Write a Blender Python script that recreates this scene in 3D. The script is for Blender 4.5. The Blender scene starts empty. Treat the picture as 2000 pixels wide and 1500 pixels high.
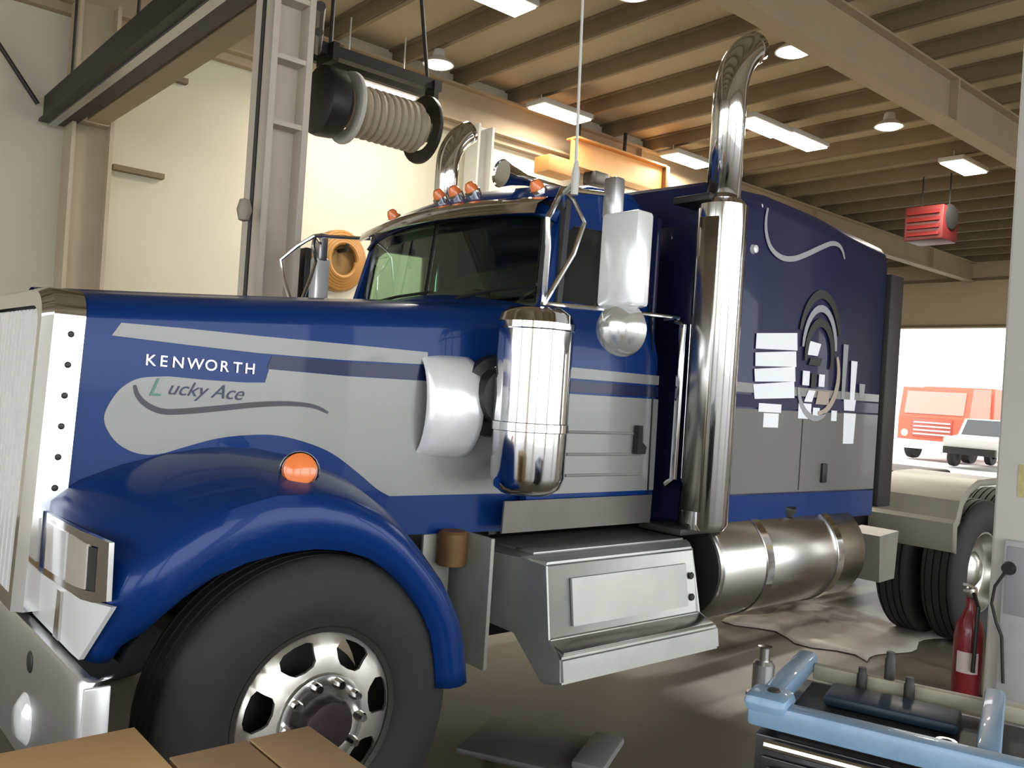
import bpy, bmesh, math, random
from mathutils import Vector, Matrix
from mathutils.geometry import delaunay_2d_cdt
random.seed(7)
C = bpy.context.scene.collection
S = bpy.context.scene
V = Vector
PI = math.pi

# ------------------------------------------------------------------ camera
cam = bpy.data.cameras.new('camera')
cam.sensor_width = 36.0
cam.lens = 1700.0 / 2000.0 * 36.0
cam.clip_end = 300
co = bpy.data.objects.new('camera', cam)
C.objects.link(co)
_y, _p, _r = math.radians(40.5), math.radians(0.25), math.radians(3.75)
_f = V((math.sin(_y) * math.cos(_p), math.cos(_y) * math.cos(_p), math.sin(_p)))
_a = _f.cross(V((0, 0, 1))).normalized()
_b = _a.cross(_f)
_right = _a * math.cos(_r) + _b * math.sin(_r)
_up = -_a * math.sin(_r) + _b * math.cos(_r)
m = Matrix((_right, _up, -_f)).transposed().to_4x4()
m.translation = V((0, 0, 1.64))
co.matrix_world = m
S.camera = co

# ------------------------------------------------------------------ world, lights, exposure
w = bpy.data.worlds.new('sky')
S.world = w
w.use_nodes = True
bg = w.node_tree.nodes['Background']
bg.inputs[0].default_value = (0.93, 0.97, 1.0, 1)
bg.inputs[1].default_value = 6.0
S.view_settings.view_transform = 'Standard'
S.view_settings.look = 'None'
S.view_settings.exposure = -0.35
S.view_settings.gamma = 1.0
S.view_settings.use_curve_mapping = False
LAMP_W = 110.0        # watts of each ceiling lamp
LAMP_E = 14.0         # emission of the lamp panels

# ------------------------------------------------------------------ materials
MATS = {}
def mat(name, col, rough=0.5, metal=0.0, coat=0.0, noise=0.0, scale=8.0, bump=0.0, spec=0.5, emit=None, trans=0.0, stretch=None):
    if name in MATS:
        return MATS[name]
    mt = bpy.data.materials.new(name)
    mt.use_nodes = True
    nt = mt.node_tree
    b = nt.nodes['Principled BSDF']
    b.inputs['Base Color'].default_value = (*col, 1)
    b.inputs['Roughness'].default_value = rough
    b.inputs['Metallic'].default_value = metal
    b.inputs['Coat Weight'].default_value = coat
    b.inputs['Coat Roughness'].default_value = 0.04
    b.inputs['Specular IOR Level'].default_value = spec
    b.inputs['Transmission Weight'].default_value = trans
    if emit:
        b.inputs['Emission Color'].default_value = (*emit[0], 1)
        b.inputs['Emission Strength'].default_value = emit[1]
    if noise > 0 or bump > 0:
        tc = nt.nodes.new('ShaderNodeTexCoord')
        nz = nt.nodes.new('ShaderNodeTexNoise')
        nz.inputs['Scale'].default_value = scale
        nz.inputs['Detail'].default_value = 5
        if stretch:
            mp = nt.nodes.new('ShaderNodeMapping')
            mp.inputs['Scale'].default_value = stretch
            nt.links.new(tc.outputs['Object'], mp.inputs[0])
            nt.links.new(mp.outputs[0], nz.inputs['Vector'])
        else:
            nt.links.new(tc.outputs['Object'], nz.inputs['Vector'])
        if noise > 0:
            mx = nt.nodes.new('ShaderNodeMix')
            mx.data_type = 'RGBA'
            mx.inputs[6].default_value = tuple(max(0, c * (1 - noise)) for c in col) + (1,)
            mx.inputs[7].default_value = tuple(min(1, c * (1 + noise)) for c in col) + (1,)
            nt.links.new(nz.outputs[0], mx.inputs[0])
            nt.links.new(mx.outputs[2], b.inputs['Base Color'])
        if bump > 0:
            bp = nt.nodes.new('ShaderNodeBump')
            bp.inputs['Strength'].default_value = bump
            bp.inputs['Distance'].default_value = 0.01
            nt.links.new(nz.outputs[0], bp.inputs['Height'])
            nt.links.new(bp.outputs[0], b.inputs['Normal'])
    MATS[name] = mt
    return mt

BLUE = mat('blue_metallic_paint', (0.003, 0.028, 0.145), 0.30, 0.1, 0.22, spec=0.15)
NAVY = mat('navy_paint', (0.010, 0.013, 0.055), 0.3, 0.1, 0.25, spec=0.25)
SILV = mat('silver_paint', (0.26, 0.26, 0.25), 0.36, 0.2, 0.25, spec=0.3)
GRAPH = mat('graphite_decal', (0.03, 0.035, 0.045), 0.4)
CHROME = mat('chrome', (0.80, 0.80, 0.81), 0.10, 1.0)
STEEL = mat('brushed_steel', (0.60, 0.59, 0.56), 0.25, 1.0, noise=0.1, scale=6)
ALU = mat('diamond_aluminium', (0.37, 0.375, 0.345), 0.40, 0.8, noise=0.2, scale=5, bump=0.15)
MIRR = mat('bright_mirror_shell', (0.88, 0.89, 0.90), 0.25, 0.35)
SATIN = mat('satin_aluminium', (0.50, 0.50, 0.51), 0.34, 0.9, noise=0.12, scale=4)
RUBBER = mat('tyre_rubber', (0.018, 0.018, 0.018), 0.75, noise=0.3, scale=20, bump=0.2)
BLACK = mat('black_plastic', (0.012, 0.012, 0.012), 0.45)
DARK = mat('dark_steel', (0.03, 0.028, 0.025), 0.5, 0.3, noise=0.3)
GREASE = mat('greasy_hub', (0.05, 0.035, 0.04), 0.4, 0.6, noise=0.4, scale=20)
GLASS = mat('tinted_glass', (0.55, 0.72, 0.60), 0.02, 0.0, trans=1.0)
SMOKE = mat('smoked_glass', (0.02, 0.022, 0.022), 0.04, 0.0)
AMBER = mat('amber_lens', (0.85, 0.22, 0.06), 0.2, 0.0, 0.6)
LENS = mat('clear_lens', (0.80, 0.82, 0.84), 0.12, 0.2, 0.8)
LENSW = mat('warm_lens', (0.62, 0.58, 0.50), 0.15, 0.3, 0.8)
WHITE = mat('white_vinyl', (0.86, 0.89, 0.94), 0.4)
GREYP = mat('grey_vinyl', (0.30, 0.31, 0.33), 0.4)
TANP = mat('tan_vinyl', (0.40, 0.33, 0.27), 0.4)
CREAM = mat('cream_wall_paint', (0.66, 0.62, 0.49), 0.75, noise=0.07, scale=1.2)
TANW = mat('tan_wall_panel', (0.62, 0.49, 0.33), 0.7, noise=0.08, scale=2)
COLT = mat('tan_column_paint', (0.50, 0.42, 0.30), 0.6, noise=0.12, scale=3)
COLG = mat('pale_column_paint', (0.58, 0.57, 0.53), 0.55, noise=0.08, scale=3)
DECK = mat('roof_deck', (0.47, 0.385, 0.265), 0.8, noise=0.18, scale=0.8)
PURL = mat('purlin_paint', (0.22, 0.165, 0.10), 0.7, noise=0.15, scale=2)
GIRD = mat('girder_paint', (0.42, 0.33, 0.22), 0.65, noise=0.12, scale=2)
CONC = mat('concrete', (0.17, 0.148, 0.108), 0.42, noise=0.35, scale=1.1, bump=0.1)
CARD = mat('cardboard', (0.60, 0.385, 0.17), 0.8, noise=0.1, scale=6)
CARD2 = mat('brown_cardboard', (0.42, 0.275, 0.14), 0.8, noise=0.12, scale=6)
LBLUE = mat('light_blue_enamel', (0.19, 0.31, 0.45), 0.4, 0.0, 0.3, noise=0.2, scale=12)
RED = mat('red_enamel', (0.22, 0.015, 0.02), 0.35, 0.0, 0.5, noise=0.2, scale=6)
ORANGE = mat('orange_enamel', (0.62, 0.30, 0.09), 0.5, noise=0.12, scale=5)
LIGHTP = mat('lamp_diffuser', (1, 1, 1), 0.5, emit=((1.0, 0.93, 0.80), LAMP_E))
ASPH = mat('outside_ground', (0.50, 0.49, 0.47), 0.9, noise=0.1, scale=0.5)
TRED = mat('faded_red_paint', (0.62, 0.12, 0.07), 0.5)
TWHITE = mat('white_paint', (0.75, 0.75, 0.74), 0.4)
FENDER = mat('beige_fender_paint', (0.34, 0.33, 0.27), 0.42, 0.1, noise=0.1, scale=4)
REELT = mat('tan_hose', (0.42, 0.35, 0.27), 0.6, noise=0.1)
TARP = mat('grey_tarp', (0.42, 0.39, 0.33), 0.55, noise=0.2, scale=5)
YELL = mat('yellow_label', (0.60, 0.52, 0.22), 0.5, noise=0.3, scale=30)
LINEN = mat('seat_fabric', (0.03, 0.028, 0.03), 0.9)
TEAL = mat('teal_vinyl', (0.10, 0.22, 0.17), 0.5)
INK = mat('dark_blue_vinyl', (0.03, 0.045, 0.09), 0.5)
OLIVE = mat('olive_grey_paint', (0.27, 0.27, 0.23), 0.5, 0.2, noise=0.2, scale=6)
RUST = mat('orange_brown_metal', (0.16, 0.08, 0.025), 0.6, 0.2, noise=0.4, scale=15)

# ------------------------------------------------------------------ mesh helpers
def addbox(bm, c, s, rot=None, bev=0.0):
    r = bmesh.ops.create_cube(bm, size=1.0)
    vs = r['verts']
    M = Matrix.Translation(V(c)) @ (rot.to_4x4() if rot else Matrix.Identity(4)) @ Matrix.Diagonal((s[0], s[1], s[2], 1))
    bmesh.ops.transform(bm, matrix=M, verts=vs)
    if bev > 0:
        es = set()
        for v in vs:
            es.update(v.link_edges)
        bmesh.ops.bevel(bm, geom=list(es), offset=bev, segments=2, affect='EDGES', profile=0.5)
    return bm

def box(c, s, rot=None, bev=0.0):
    return addbox(bmesh.new(), c, s, rot, bev)

def span(a, b, bev=0.0):
    a, b = V(a), V(b)
    return box((a + b) / 2, tuple(abs(x) for x in (b - a)), None, bev)

def frame(d):
    d = d.normalized()
    a = V((0, 0, 1)) if abs(d.z) < 0.9 else V((1, 0, 0))
    u = d.cross(a).normalized()
    return u, d.cross(u).normalized()

def addtube(bm, pts, r, n=10, cap=True):
    pts = [V(p) for p in pts]
    rings = []
    u = None
    for i, p in enumerate(pts):
        d = (pts[min(i + 1, len(pts) - 1)] - pts[max(i - 1, 0)]).normalized()
        if u is None:
            u, v = frame(d)
        else:
            u = (u - d * u.dot(d)).normalized()
            v = d.cross(u)
        rr = r[i] if isinstance(r, (list, tuple)) else r
        rings.append([bm.verts.new(p + (u * math.cos(2 * PI * k / n) + v * math.sin(2 * PI * k / n)) * rr) for k in range(n)])
    for a, b in zip(rings, rings[1:]):
        for k in range(n):
            bm.faces.new((a[k], a[(k + 1) % n], b[(k + 1) % n], b[k]))
    if cap:
        bm.faces.new(rings[0][::-1])
        bm.faces.new(rings[-1])
    return bm

def tube(pts, r, n=10, cap=True):
    return addtube(bmesh.new(), pts, r, n, cap)

def addlathe(bm, prof, org, axis, n=32, closed=False):
    """prof = [(radius, distance along axis)]"""
    org, axis = V(org), V(axis).normalized()
    u, v = frame(axis)
    rings = []
    for r, h in prof:
        if r < 1e-6:
            rings.append([bm.verts.new(org + axis * h)])
        else:
            rings.append([bm.verts.new(org + axis * h + (u * math.cos(2 * PI * k / n) + v * math.sin(2 * PI * k / n)) * r) for k in range(n)])
    pairs = list(zip(rings, rings[1:]))
    if closed:
        pairs.append((rings[-1], rings[0]))
    for a, b in pairs:
        for k in range(n):
            q = [a[k % len(a)], a[(k + 1) % len(a)], b[(k + 1) % len(b)], b[k % len(b)]]
            q = list(dict.fromkeys(q))
            if len(q) > 2:
                bm.faces.new(q)
    return bm

def lathe(prof, org, axis, n=32, closed=False):
    return addlathe(bmesh.new(), prof, org, axis, n, closed)

def addprism(bm, poly, vec):
    a = [bm.verts.new(V(p)) for p in poly]
    b = [bm.verts.new(V(p) + V(vec)) for p in poly]
    n = len(a)
    bm.faces.new(a[::-1])
    bm.faces.new(b)
    for i in range(n):
        bm.faces.new((a[i], a[(i + 1) % n], b[(i + 1) % n], b[i]))
    return bm

def prism(poly, vec):
    return addprism(bmesh.new(), poly, vec)

def addgrid(bm, rows):
    g = [[bm.verts.new(V(p)) for p in r] for r in rows]
    for a, b in zip(g, g[1:]):
        for k in range(len(a) - 1):
            bm.faces.new((a[k], a[k + 1], b[k + 1], b[k]))
    return bm

def inside(p, poly):
    x, y = p
    c = False
    j = len(poly) - 1
    for i in range(len(poly)):
        xi, yi = poly[i]
        xj, yj = poly[j]
        if (yi > y) != (yj > y) and x < (xj - xi) * (y - yi) / (yj - yi) + xi:
            c = not c
        j = i
    return c

def patch(outer, holes, fn, step=0.12, thick=0.002, bm=None):
    """polygon (u,v) with holes mapped by fn(u,v,depth) to 3D, closed slab"""
    bm = bm or bmesh.new()
    def dens(poly):
        out = []
        for i, a in enumerate(poly):
            b = poly[(i + 1) % len(poly)]
            k = max(1, int(math.hypot(b[0] - a[0], b[1] - a[1]) / step + 0.5))
            out += [(a[0] + (b[0] - a[0]) * t / k, a[1] + (b[1] - a[1]) * t / k) for t in range(k)]
        return out
    loops = [dens(outer)] + [dens(h) for h in holes]
    pts, edges = [], []
    for lp in loops:
        s0 = len(pts)
        pts += lp
        edges += [(s0 + i, s0 + (i + 1) % len(lp)) for i in range(len(lp))]
    nb = len(pts)
    x0, x1 = min(p[0] for p in outer), max(p[0] for p in outer)
    y0, y1 = min(p[1] for p in outer), max(p[1] for p in outer)
    for i in range(1, int((x1 - x0) / step)):
        for j in range(1, int((y1 - y0) / step)):
            q = (x0 + i * step, y0 + j * step)
            if inside(q, outer) and not any(inside(q, h) for h in holes):
                if min((q[0] - p[0]) ** 2 + (q[1] - p[1]) ** 2 for p in pts[:nb]) > (step * 0.4) ** 2:
                    pts.append(q)
    r = delaunay_2d_cdt([V(p) for p in pts], edges, [], 0, 1e-6)
    vs, fs = r[0], r[2]
    A = [bm.verts.new(fn(p.x, p.y, 0.0)) for p in vs]
    B = [bm.verts.new(fn(p.x, p.y, thick)) for p in vs]
    cnt = {}
    for f in fs:
        c = ((vs[f[0]].x + vs[f[1]].x + vs[f[2]].x) / 3, (vs[f[0]].y + vs[f[1]].y + vs[f[2]].y) / 3)
        if not inside(c, outer) or any(inside(c, h) for h in holes):
            continue
        bm.faces.new([A[i] for i in f])
        bm.faces.new([B[i] for i in reversed(f)])
        for k in range(3):
            e = (f[k], f[(k + 1) % 3])
            cnt.setdefault(tuple(sorted(e)), []).append(e)
    for k, es in cnt.items():
        if len(es) == 1:
            a, b = es[0]
            try:
                bm.faces.new((A[b], A[a], B[a], B[b]))
            except ValueError:
                pass
    lone = [v for v in bm.verts if not v.link_faces]
    bmesh.ops.delete(bm, geom=lone, context='VERTS')
    return bm

def obj(name, bm, mt, parent=None, smooth=35, recalc=True):
    me = bpy.data.meshes.new(name)
    if recalc:
        bmesh.ops.recalc_face_normals(bm, faces=bm.faces)
    bm.to_mesh(me)
    bm.free()
    if smooth:
        me.polygons.foreach_set('use_smooth', [True] * len(me.polygons))
        me.set_sharp_from_angle(angle=math.radians(smooth))
    me.materials.append(mt)
    o = bpy.data.objects.new(name, me)
    C.objects.link(o)
    if parent:
        o.parent = parent
        if parent.type == 'EMPTY':
            o.location = -parent.location
    return o

def inst(o, loc, rot=None, parent=None, scale=None):
    """another object on the same mesh"""
    c = o.copy()
    C.objects.link(c)
    if parent is not None:
        c.parent = parent
    c.location = V(loc)
    if rot:
        c.rotation_euler = rot
    return c

def tag(o, label, cat, group=None):
    o['label'] = label
    o['category'] = cat
    if group:
        o['group'] = group
    return o

def thing(name, label, cat, loc, group=None):
    o = bpy.data.objects.new(name, None)
    o.empty_display_size = 0.2
    C.objects.link(o)
    o.location = V(loc)
    return tag(o, label, cat, group)

def struct(name, bm, mt, parent=None, smooth=0):
    o = obj(name, bm, mt, parent, smooth)
    if parent is None:
        o['kind'] = 'structure'
    return o

# ================================================================== the building
floor = struct('floor', span((-8, -6, -0.2), (26, 18, 0)), CONC)
ground = struct('ground', span((-60, -60, -0.4), (120, 90, -0.21)), ASPH)
apron = struct('pavement', span((26, -6, -0.3), (80, 60, -0.02)), ASPH)

ceiling = struct('ceiling', span((-8, -6, 6.27), (26, 18, 6.42)), DECK)
# purlins: cold-formed channels running across the girders
pb = bmesh.new()
addbox(pb, (0, 6, 6.16), (0.035, 24, 0.21))
addbox(pb, (0.035, 6, 6.065), (0.09, 24, 0.02))
addbox(pb, (-0.035, 6, 6.255), (0.09, 24, 0.02))
purlin = obj('purlin', pb, PURL, ceiling, 0)
x = -7.44
first = True
while x < 25.8:
    if first:
        purlin.location = (x, 0, 0)
        first = False
    else:
        inst(purlin, (x, 0, 0), None, ceiling)
    x += 1.07

def ibeam(bm, x0, x1, y, z0, z1, bf=0.24, tf=0.03, tw=0.02):
    addbox(bm, ((x0 + x1) / 2, y, z0 + tf / 2), (x1 - x0, bf, tf))
    addbox(bm, ((x0 + x1) / 2, y, z1 - tf / 2), (x1 - x0, bf, tf))
    addbox(bm, ((x0 + x1) / 2, y, (z0 + z1) / 2), (x1 - x0, tw, z1 - z0 - 2 * tf))
for y, zb in ((5.1, 5.44), (10.5, 5.5), (-0.3, 5.44), (16.0, 5.5)):
    b = bmesh.new()
    ibeam(b, -7.9, 25.9, y, zb, 6.05)
    g = struct('girder', b, GIRD, ceiling)
    for sx in (-6.0, -0.2, 5.6, 11.55, 17.4, 23.2):
        pl = obj('splice_plate', box((sx, y, (zb + 6.05) / 2), (0.05, 0.24, 6.05 - zb - 0.06)), GIRD, g, 0)

# walls
struct('wall_back', span((-8, 10.62, 0), (13, 10.82, 6.27)), CREAM)
struct('wall_return', span((12.8, 10.82, 0), (13, 18, 6.27)), CREAM)
struct('wall_back_far', span((13, 18, 0), (26.2, 18.2, 6.27)), CREAM)
wl = bmesh.new()      # two open bays to the left as well
for a, b_ in (((-8.2, -6, 4.6), (-8, 10.82, 6.27)), ((-8.2, -6, 0), (-8, -4.6, 4.6)), ((-8.2, 1.0, 0), (-8, 1.8, 4.6)), ((-8.2, 7.4, 0), (-8, 10.82, 4.6))):
    a, b_ = V(a), V(b_)
    addbox(wl, (a + b_) / 2, tuple(b_ - a))
struct('wall_left', wl, CREAM)
we = bmesh.new()
for a, b_ in (((26, -6, 0), (26.2, 6.9, 6.27)), ((26, 14.6, 0), (26.2, 18, 6.27)), ((26, 6.9, 4.2), (26.2, 14.6, 6.27))):
    a, b_ = V(a), V(b_)
    addbox(we, (a + b_) / 2, tuple(b_ - a))
wall_end = struct('wall_end', we, TANW)
for z in (4.22, 5.55):
    obj('trim', span((25.9, 6.9, z), (26.0, 14.6, z + 0.07)), PURL, wall_end, 0)
# camera-side wall: open bays with posts and a header
wf = bmesh.new()
addbox(wf, (9, -5.9, 5.6), (34, 0.2, 1.34))
for px in (-7.5, -2.0, 3.6, 9.4, 15.2, 21.0, 25.7):
    addbox(wf, (px, -5.9, 2.5), (0.6, 0.2, 5.0))
wall_front = struct('wall_front', wf, CREAM)
for k, (a, b_) in enumerate(((15.5, 20.7),)):  # unseen panel added to keep a bright bay out of the sleeper's reflection
    dr = struct('door_%d' % (k + 1), span((a, -5.94, 0), (b_, -5.88, 4.94)), mat('bay_door', (0.30, 0.27, 0.22), 0.6))

# wall girts (short exposed lengths) and conduit on the back wall
for k, (x0, x1, z) in enumerate(((2.85, 3.42, 3.82), (3.35, 3.62, 5.0))):
    struct('trim_%d' % (k + 1), span((x0, 10.52, z), (x1, 10.62, z + 0.06)), PURL)
# eave strip of the back wall
struct('trim_3', span((-8, 10.5, 5.40), (13, 10.62, 5.5)), GIRD)

# H-columns
def hcolumn(x, y, bx, by, z1, mt, name='column', plates=()):
    b = bmesh.new()
    addbox(b, (x - bx / 2 + 0.02, y, z1 / 2), (0.04, by, z1))
    addbox(b, (x + bx / 2 - 0.02, y, z1 / 2), (0.04, by, z1))
    addbox(b, (x, y, z1 / 2), (bx - 0.08, 0.03, z1))
    o = struct(name, b, mt)
    for z in plates:
        obj('stiffener', box((x, y - by / 4, z), (bx - 0.06, by / 2 - 0.02, 0.03)), mt, o, 0)
    obj('base_plate', box((x, y, 0.015), (bx + 0.12, by + 0.12, 0.03)), mt, o, 0)
    return o
hcolumn(2.32, 5.1, 0.27, 0.27, 5.44, mat('warm_grey_paint', (0.55, 0.49, 0.40), 0.55, noise=0.1, scale=3), plates=(3.15, 3.55, 3.92, 4.3))
hcolumn(2.52, 10.32, 0.42, 0.36, 5.5, COLT, plates=(4.2,))
hcolumn(7.9, 10.35, 0.3, 0.3, 5.5, COLG)
cr = bmesh.new()
addbox(cr, (5.45, 1.80, 2.72), (0.30, 0.30, 5.44), None, 0.015)
col_r = struct('column', cr, mat('pale_grey_paint', (0.62, 0.60, 0.55), 0.55, noise=0.06, scale=3))

# ------------------------------------------------------------------ ceiling lamps
lamp_pos = [(5.75, 7.5, 1, 0), (6.7, 6.3, 0, 0), (8.98, 9.8, 1, 0), (12.2, 9.9, 1, 0), (11.36, 7.8, 1, 1), (12.35, 7.75, 1, 2),
            (12.4, 6.33, 0, 1), (15.2, 6.4, 1, 3), (6.55, 9.6, 0, 2), (5.62, 9.6, 1, 4), (8.75, 5.66, 0, 3)]
lbl = ['long bright ceiling lamp nearest the camera, cut by the picture top', 'small round high-bay lamp at the picture top over the cab',
       'long bright ceiling lamp against the far girder, beside the hanging whip antenna', 'long bright ceiling lamp just above the sleeper roof',
       'bright lamp right beside the upper exhaust stack, over the sleeper', 'flat oval-looking bright lamp next to the stack lamp, farther along',
       'small round lamp below the big girder, far from the stack', 'wide bright lamp above the red hanging heater',
       'small round lamp to the right of the hose reel', 'bright lamp seen through the gap of the hose reel', 'round glowing high-bay lamp beside the tip of the exhaust stack']
def lamp(x, y, kind, label=None, mul=1.0, z=5.86):
    t = thing('ceiling_lamp', label, 'ceiling light', (x, y, 5.9)) if label else None
    if kind:
        hb = box((x, y, z + 0.05), (1.04, 0.42, 0.08), None, 0.01)
        addtube(hb, [(x - 0.4, y, z + 0.08), (x - 0.4, y, 6.06)], 0.01, 6)
        addtube(hb, [(x + 0.4, y, z + 0.08), (x + 0.4, y, 6.06)], 0.01, 6)
        db = box((x, y, z), (0.98, 0.36, 0.02))
    else:
        hb = lathe([(0.0, 0.2), (0.07, 0.2), (0.09, 0.1), (0.2, 0.02), (0.21, 0.0), (0.19, 0.0)], (x, y, z), (0, 0, 1), 24)
        addtube(hb, [(x, y, z + 0.18), (x, y, 6.06)], 0.012, 6)
        db = lathe([(0.0, -0.03), (0.15, -0.02), (0.19, 0.005), (0.0, 0.01)], (x, y, z), (0, 0, 1), 24)
    hs = obj('housing', hb, COLG, t)
    obj('diffuser', db, LIGHTP, t)
    ld = bpy.data.lights.new('lamp_light', 'AREA')
    ld.shape = 'RECTANGLE'
    ld.size, ld.size_y = (0.98, 0.36) if kind else (0.36, 0.36)
    ld.energy = LAMP_W * mul * (1.0 if kind else 0.7)
    ld.color = (1.0, 0.92, 0.80)
    lo = bpy.data.objects.new('lamp_light', ld)
    C.objects.link(lo)
    lo.parent = t
    lo.location = V((x, y, z - 0.05)) - t.location
for (x, y, k, _), l in zip(lamp_pos, lbl):
    lamp(x, y, k, l, 0.3 if y > 9.2 and x < 8 else (1.9 if x > 11 else (0.55 if y > 9 else 1.0)), 5.25 if x == 5.62 else (5.70 if x == 8.75 else 5.86))

# ================================================================== the truck
YC = 3.69
T = thing('semi_truck', 'blue and silver long-nose semi truck with chrome stacks, parked in the workshop', 'truck', (3.4, YC, 0))
def P(name, bm, mt, parent=T, smooth=35, label=None):
    o = obj(name, bm, mt, parent, smooth)
    if label:
        o['label'] = label
    return o
def mirrored(bm):
    """a copy of the bmesh reflected about the truck's centre plane"""
    b = bm.copy()
    for v in b.verts:
        v.co.y = 2 * YC - v.co.y
    return b
def both(name, bm, mt, parent=T, smooth=35, label=None):
    b2 = mirrored(bm)
    a = P(name, bm, mt, parent, smooth, label)
    b = P(name, b2, mt, parent, smooth, label)
    return a, b

# --- hood
def hh(X):
    return 0.59 + 0.25 * (X - 0.72) / 1.8
def hood_y(X):
    return YC - hh(X)
secs = []
for i in range(15):
    t = i / 14
    X = 0.74 + 1.79 * t
    h = hh(X)
    zv = 1.775 + 0.10 * t + 0.02 * t * t
    zt = 1.885 + 0.13 * t + 0.025 * t * t
    half = [(h, 1.02), (h, 1.2), (h, 1.4), (h, 1.6), (h, zv)]
    for k in range(1, 7):
        a = k / 6 * PI / 2
        half.append((h - 0.19 * (1 - math.cos(a)), zv + (zt - zv) * 0.86 * math.sin(a)))
    half += [(h * 0.45, zt - 0.006), (h * 0.2, zt + 0.0), (0.06, zt + 0.004), (0.02, zt + 0.016)]
    row = [V((X, YC - a, z)) for a, z in half] + [V((X, YC + a, z)) for a, z in reversed(half)]
    secs.append(row)
hb = bmesh.new()
addgrid(hb, secs)
hood = P('hood', hb, BLUE, smooth=40)
# hood decals lie on the side sheet
def hood_fn(off):
    return lambda u, v, d: V((u, hood_y(u) - off - d, v))
def catmull(pts, k=5):
    out = []
    n = len(pts)
    for i in range(n - 1):
        p0, p1, p2, p3 = pts[max(i - 1, 0)], pts[i], pts[i + 1], pts[min(i + 2, n - 1)]
        for q in range(k):
            t = q / k
            out.append(tuple(0.5 * (2 * p1[c] + (p2[c] - p0[c]) * t + (2 * p0[c] - 5 * p1[c] + 4 * p2[c] - p3[c]) * t * t + (3 * p1[c] - p0[c] - 3 * p2[c] + p3[c]) * t ** 3) for c in (0, 1)))
    return out + [pts[-1]]
STRIPE = [(0.89, 1.772), (1.108, 1.772), (1.339, 1.768), (1.67, 1.766), (2.03, 1.762), (2.034, 1.712), (1.675, 1.704), (1.343, 1.706), (1.112, 1.715), (0.864, 1.727)]
P('upper_stripe', patch(STRIPE, [], hood_fn(0.001), 0.12), SILV, hood, label='silver painted stripe')
PANEL = [(1.052, 1.602), (0.962, 1.591), (0.909, 1.559), (0.875, 1.51), (0.857, 1.453), (0.875, 1.402), (0.913, 1.36), (0.97, 1.334), (1.036, 1.333), (1.118, 1.359), (1.219, 1.39), (1.326, 1.406), (1.438, 1.408), (1.555, 1.383), (1.659, 1.342), (1.768, 1.267), (1.847, 1.207), (1.904, 1.178), (2.179, 1.181), (2.376, 1.183), (2.46, 1.183), (2.46, 1.645), (2.341, 1.646), (2.039, 1.645), (1.7, 1.643), (1.393, 1.65), (1.381, 1.6), (1.313, 1.596), (1.18, 1.597)]
P('dark_stripe', patch([(1.385, 1.652), (1.40, 1.700), (1.7, 1.698), (2.03, 1.706), (2.03, 1.648), (1.7, 1.646)], [], hood_fn(0.001), 0.12), NAVY, hood, label='near-black blue stripe')
PANEL = catmull(PANEL[:18], 4) + PANEL[18:]
P('swoosh_panel', patch(PANEL, [], hood_fn(0.001), 0.12), SILV, hood, label='silver swoosh panel')
SW = [(0.943, 1.566), (0.955, 1.532), (0.984, 1.502), (1.035, 1.481), (1.11, 1.484), (1.23, 1.5), (1.355, 1.518), (1.468, 1.527), (1.566, 1.522), (1.627, 1.499)]
def ribbon(pts, wd):
    if len(pts) < 13:
        pts = catmull(pts, 4)
    L, R = [], []
    n = len(pts)
    for i, p in enumerate(pts):
        a, b = pts[max(i - 1, 0)], pts[min(i + 1, n - 1)]
        d = math.hypot(b[0] - a[0], b[1] - a[1])
        nx, ny = -(b[1] - a[1]) / d, (b[0] - a[0]) / d
        ww = wd * (0.25 + 0.75 * math.sin(PI * min(1, max(0, (i + 0.6) / n))) ** 0.5) / 2
        L.append((p[0] + nx * ww, p[1] + ny * ww))
        R.append((p[0] - nx * ww, p[1] - ny * ww))
    return L + R[::-1]
P('pinstripe_scroll', patch(ribbon(SW, 0.021), [], hood_fn(0.004), 0.05), GRAPH, hood, label='dark scroll pinstripe')
def text(body, x, z, size, mt, parent, tilt=0.0, shear=0.0, spacing=1.0, ext=0.002, off=0.004, name='lettering'):
    cu = bpy.data.curves.new(name, 'FONT')
    cu.body = body
    cu.size = size
    cu.shear = shear
    cu.space_character = spacing
    cu.extrude = ext
    cu.materials.append(mt)
    o = bpy.data.objects.new(name, cu)
    C.objects.link(o)
    o.parent = parent
    slope = -0.25 / 1.8
    tx = V((1, slope, 0)).normalized()
    up = V((0, 0, 1))
    if tilt:
        tx = (tx + up * tilt).normalized()
        up = (up - tx * up.dot(tx)).normalized()
    nrm = tx.cross(up)
    M = Matrix((tx, up, nrm)).transposed().to_4x4()
    M.translation = V((x, hood_y(x) - off, z))
    dg = bpy.context.evaluated_depsgraph_get()
    me = bpy.data.meshes.new_from_object(o.evaluated_get(dg))
    bpy.data.objects.remove(o)
    me.transform(M)
    o = bpy.data.objects.new(name, me)
    C.objects.link(o)
    o.parent = parent
    return o
for ch, px_ in zip('KENWORTH', (0.970, 1.016, 1.056, 1.106, 1.165, 1.216, 1.262, 1.303)):
    text(ch, px_, 1.636 - (px_ - 0.97) * 0.02, 0.054, CHROME, hood, -0.02, 0.0, 1.0, 0.004, name='letter')
text('L', 0.985, 1.533, 0.088, TEAL, hood, 0.0, 0.35, name='script_capital', off=0.005)
text('ucky Ace', 1.045, 1.541, 0.070, INK, hood, -0.035, 0.4, 1.0, name='script_lettering', off=0.005)

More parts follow.
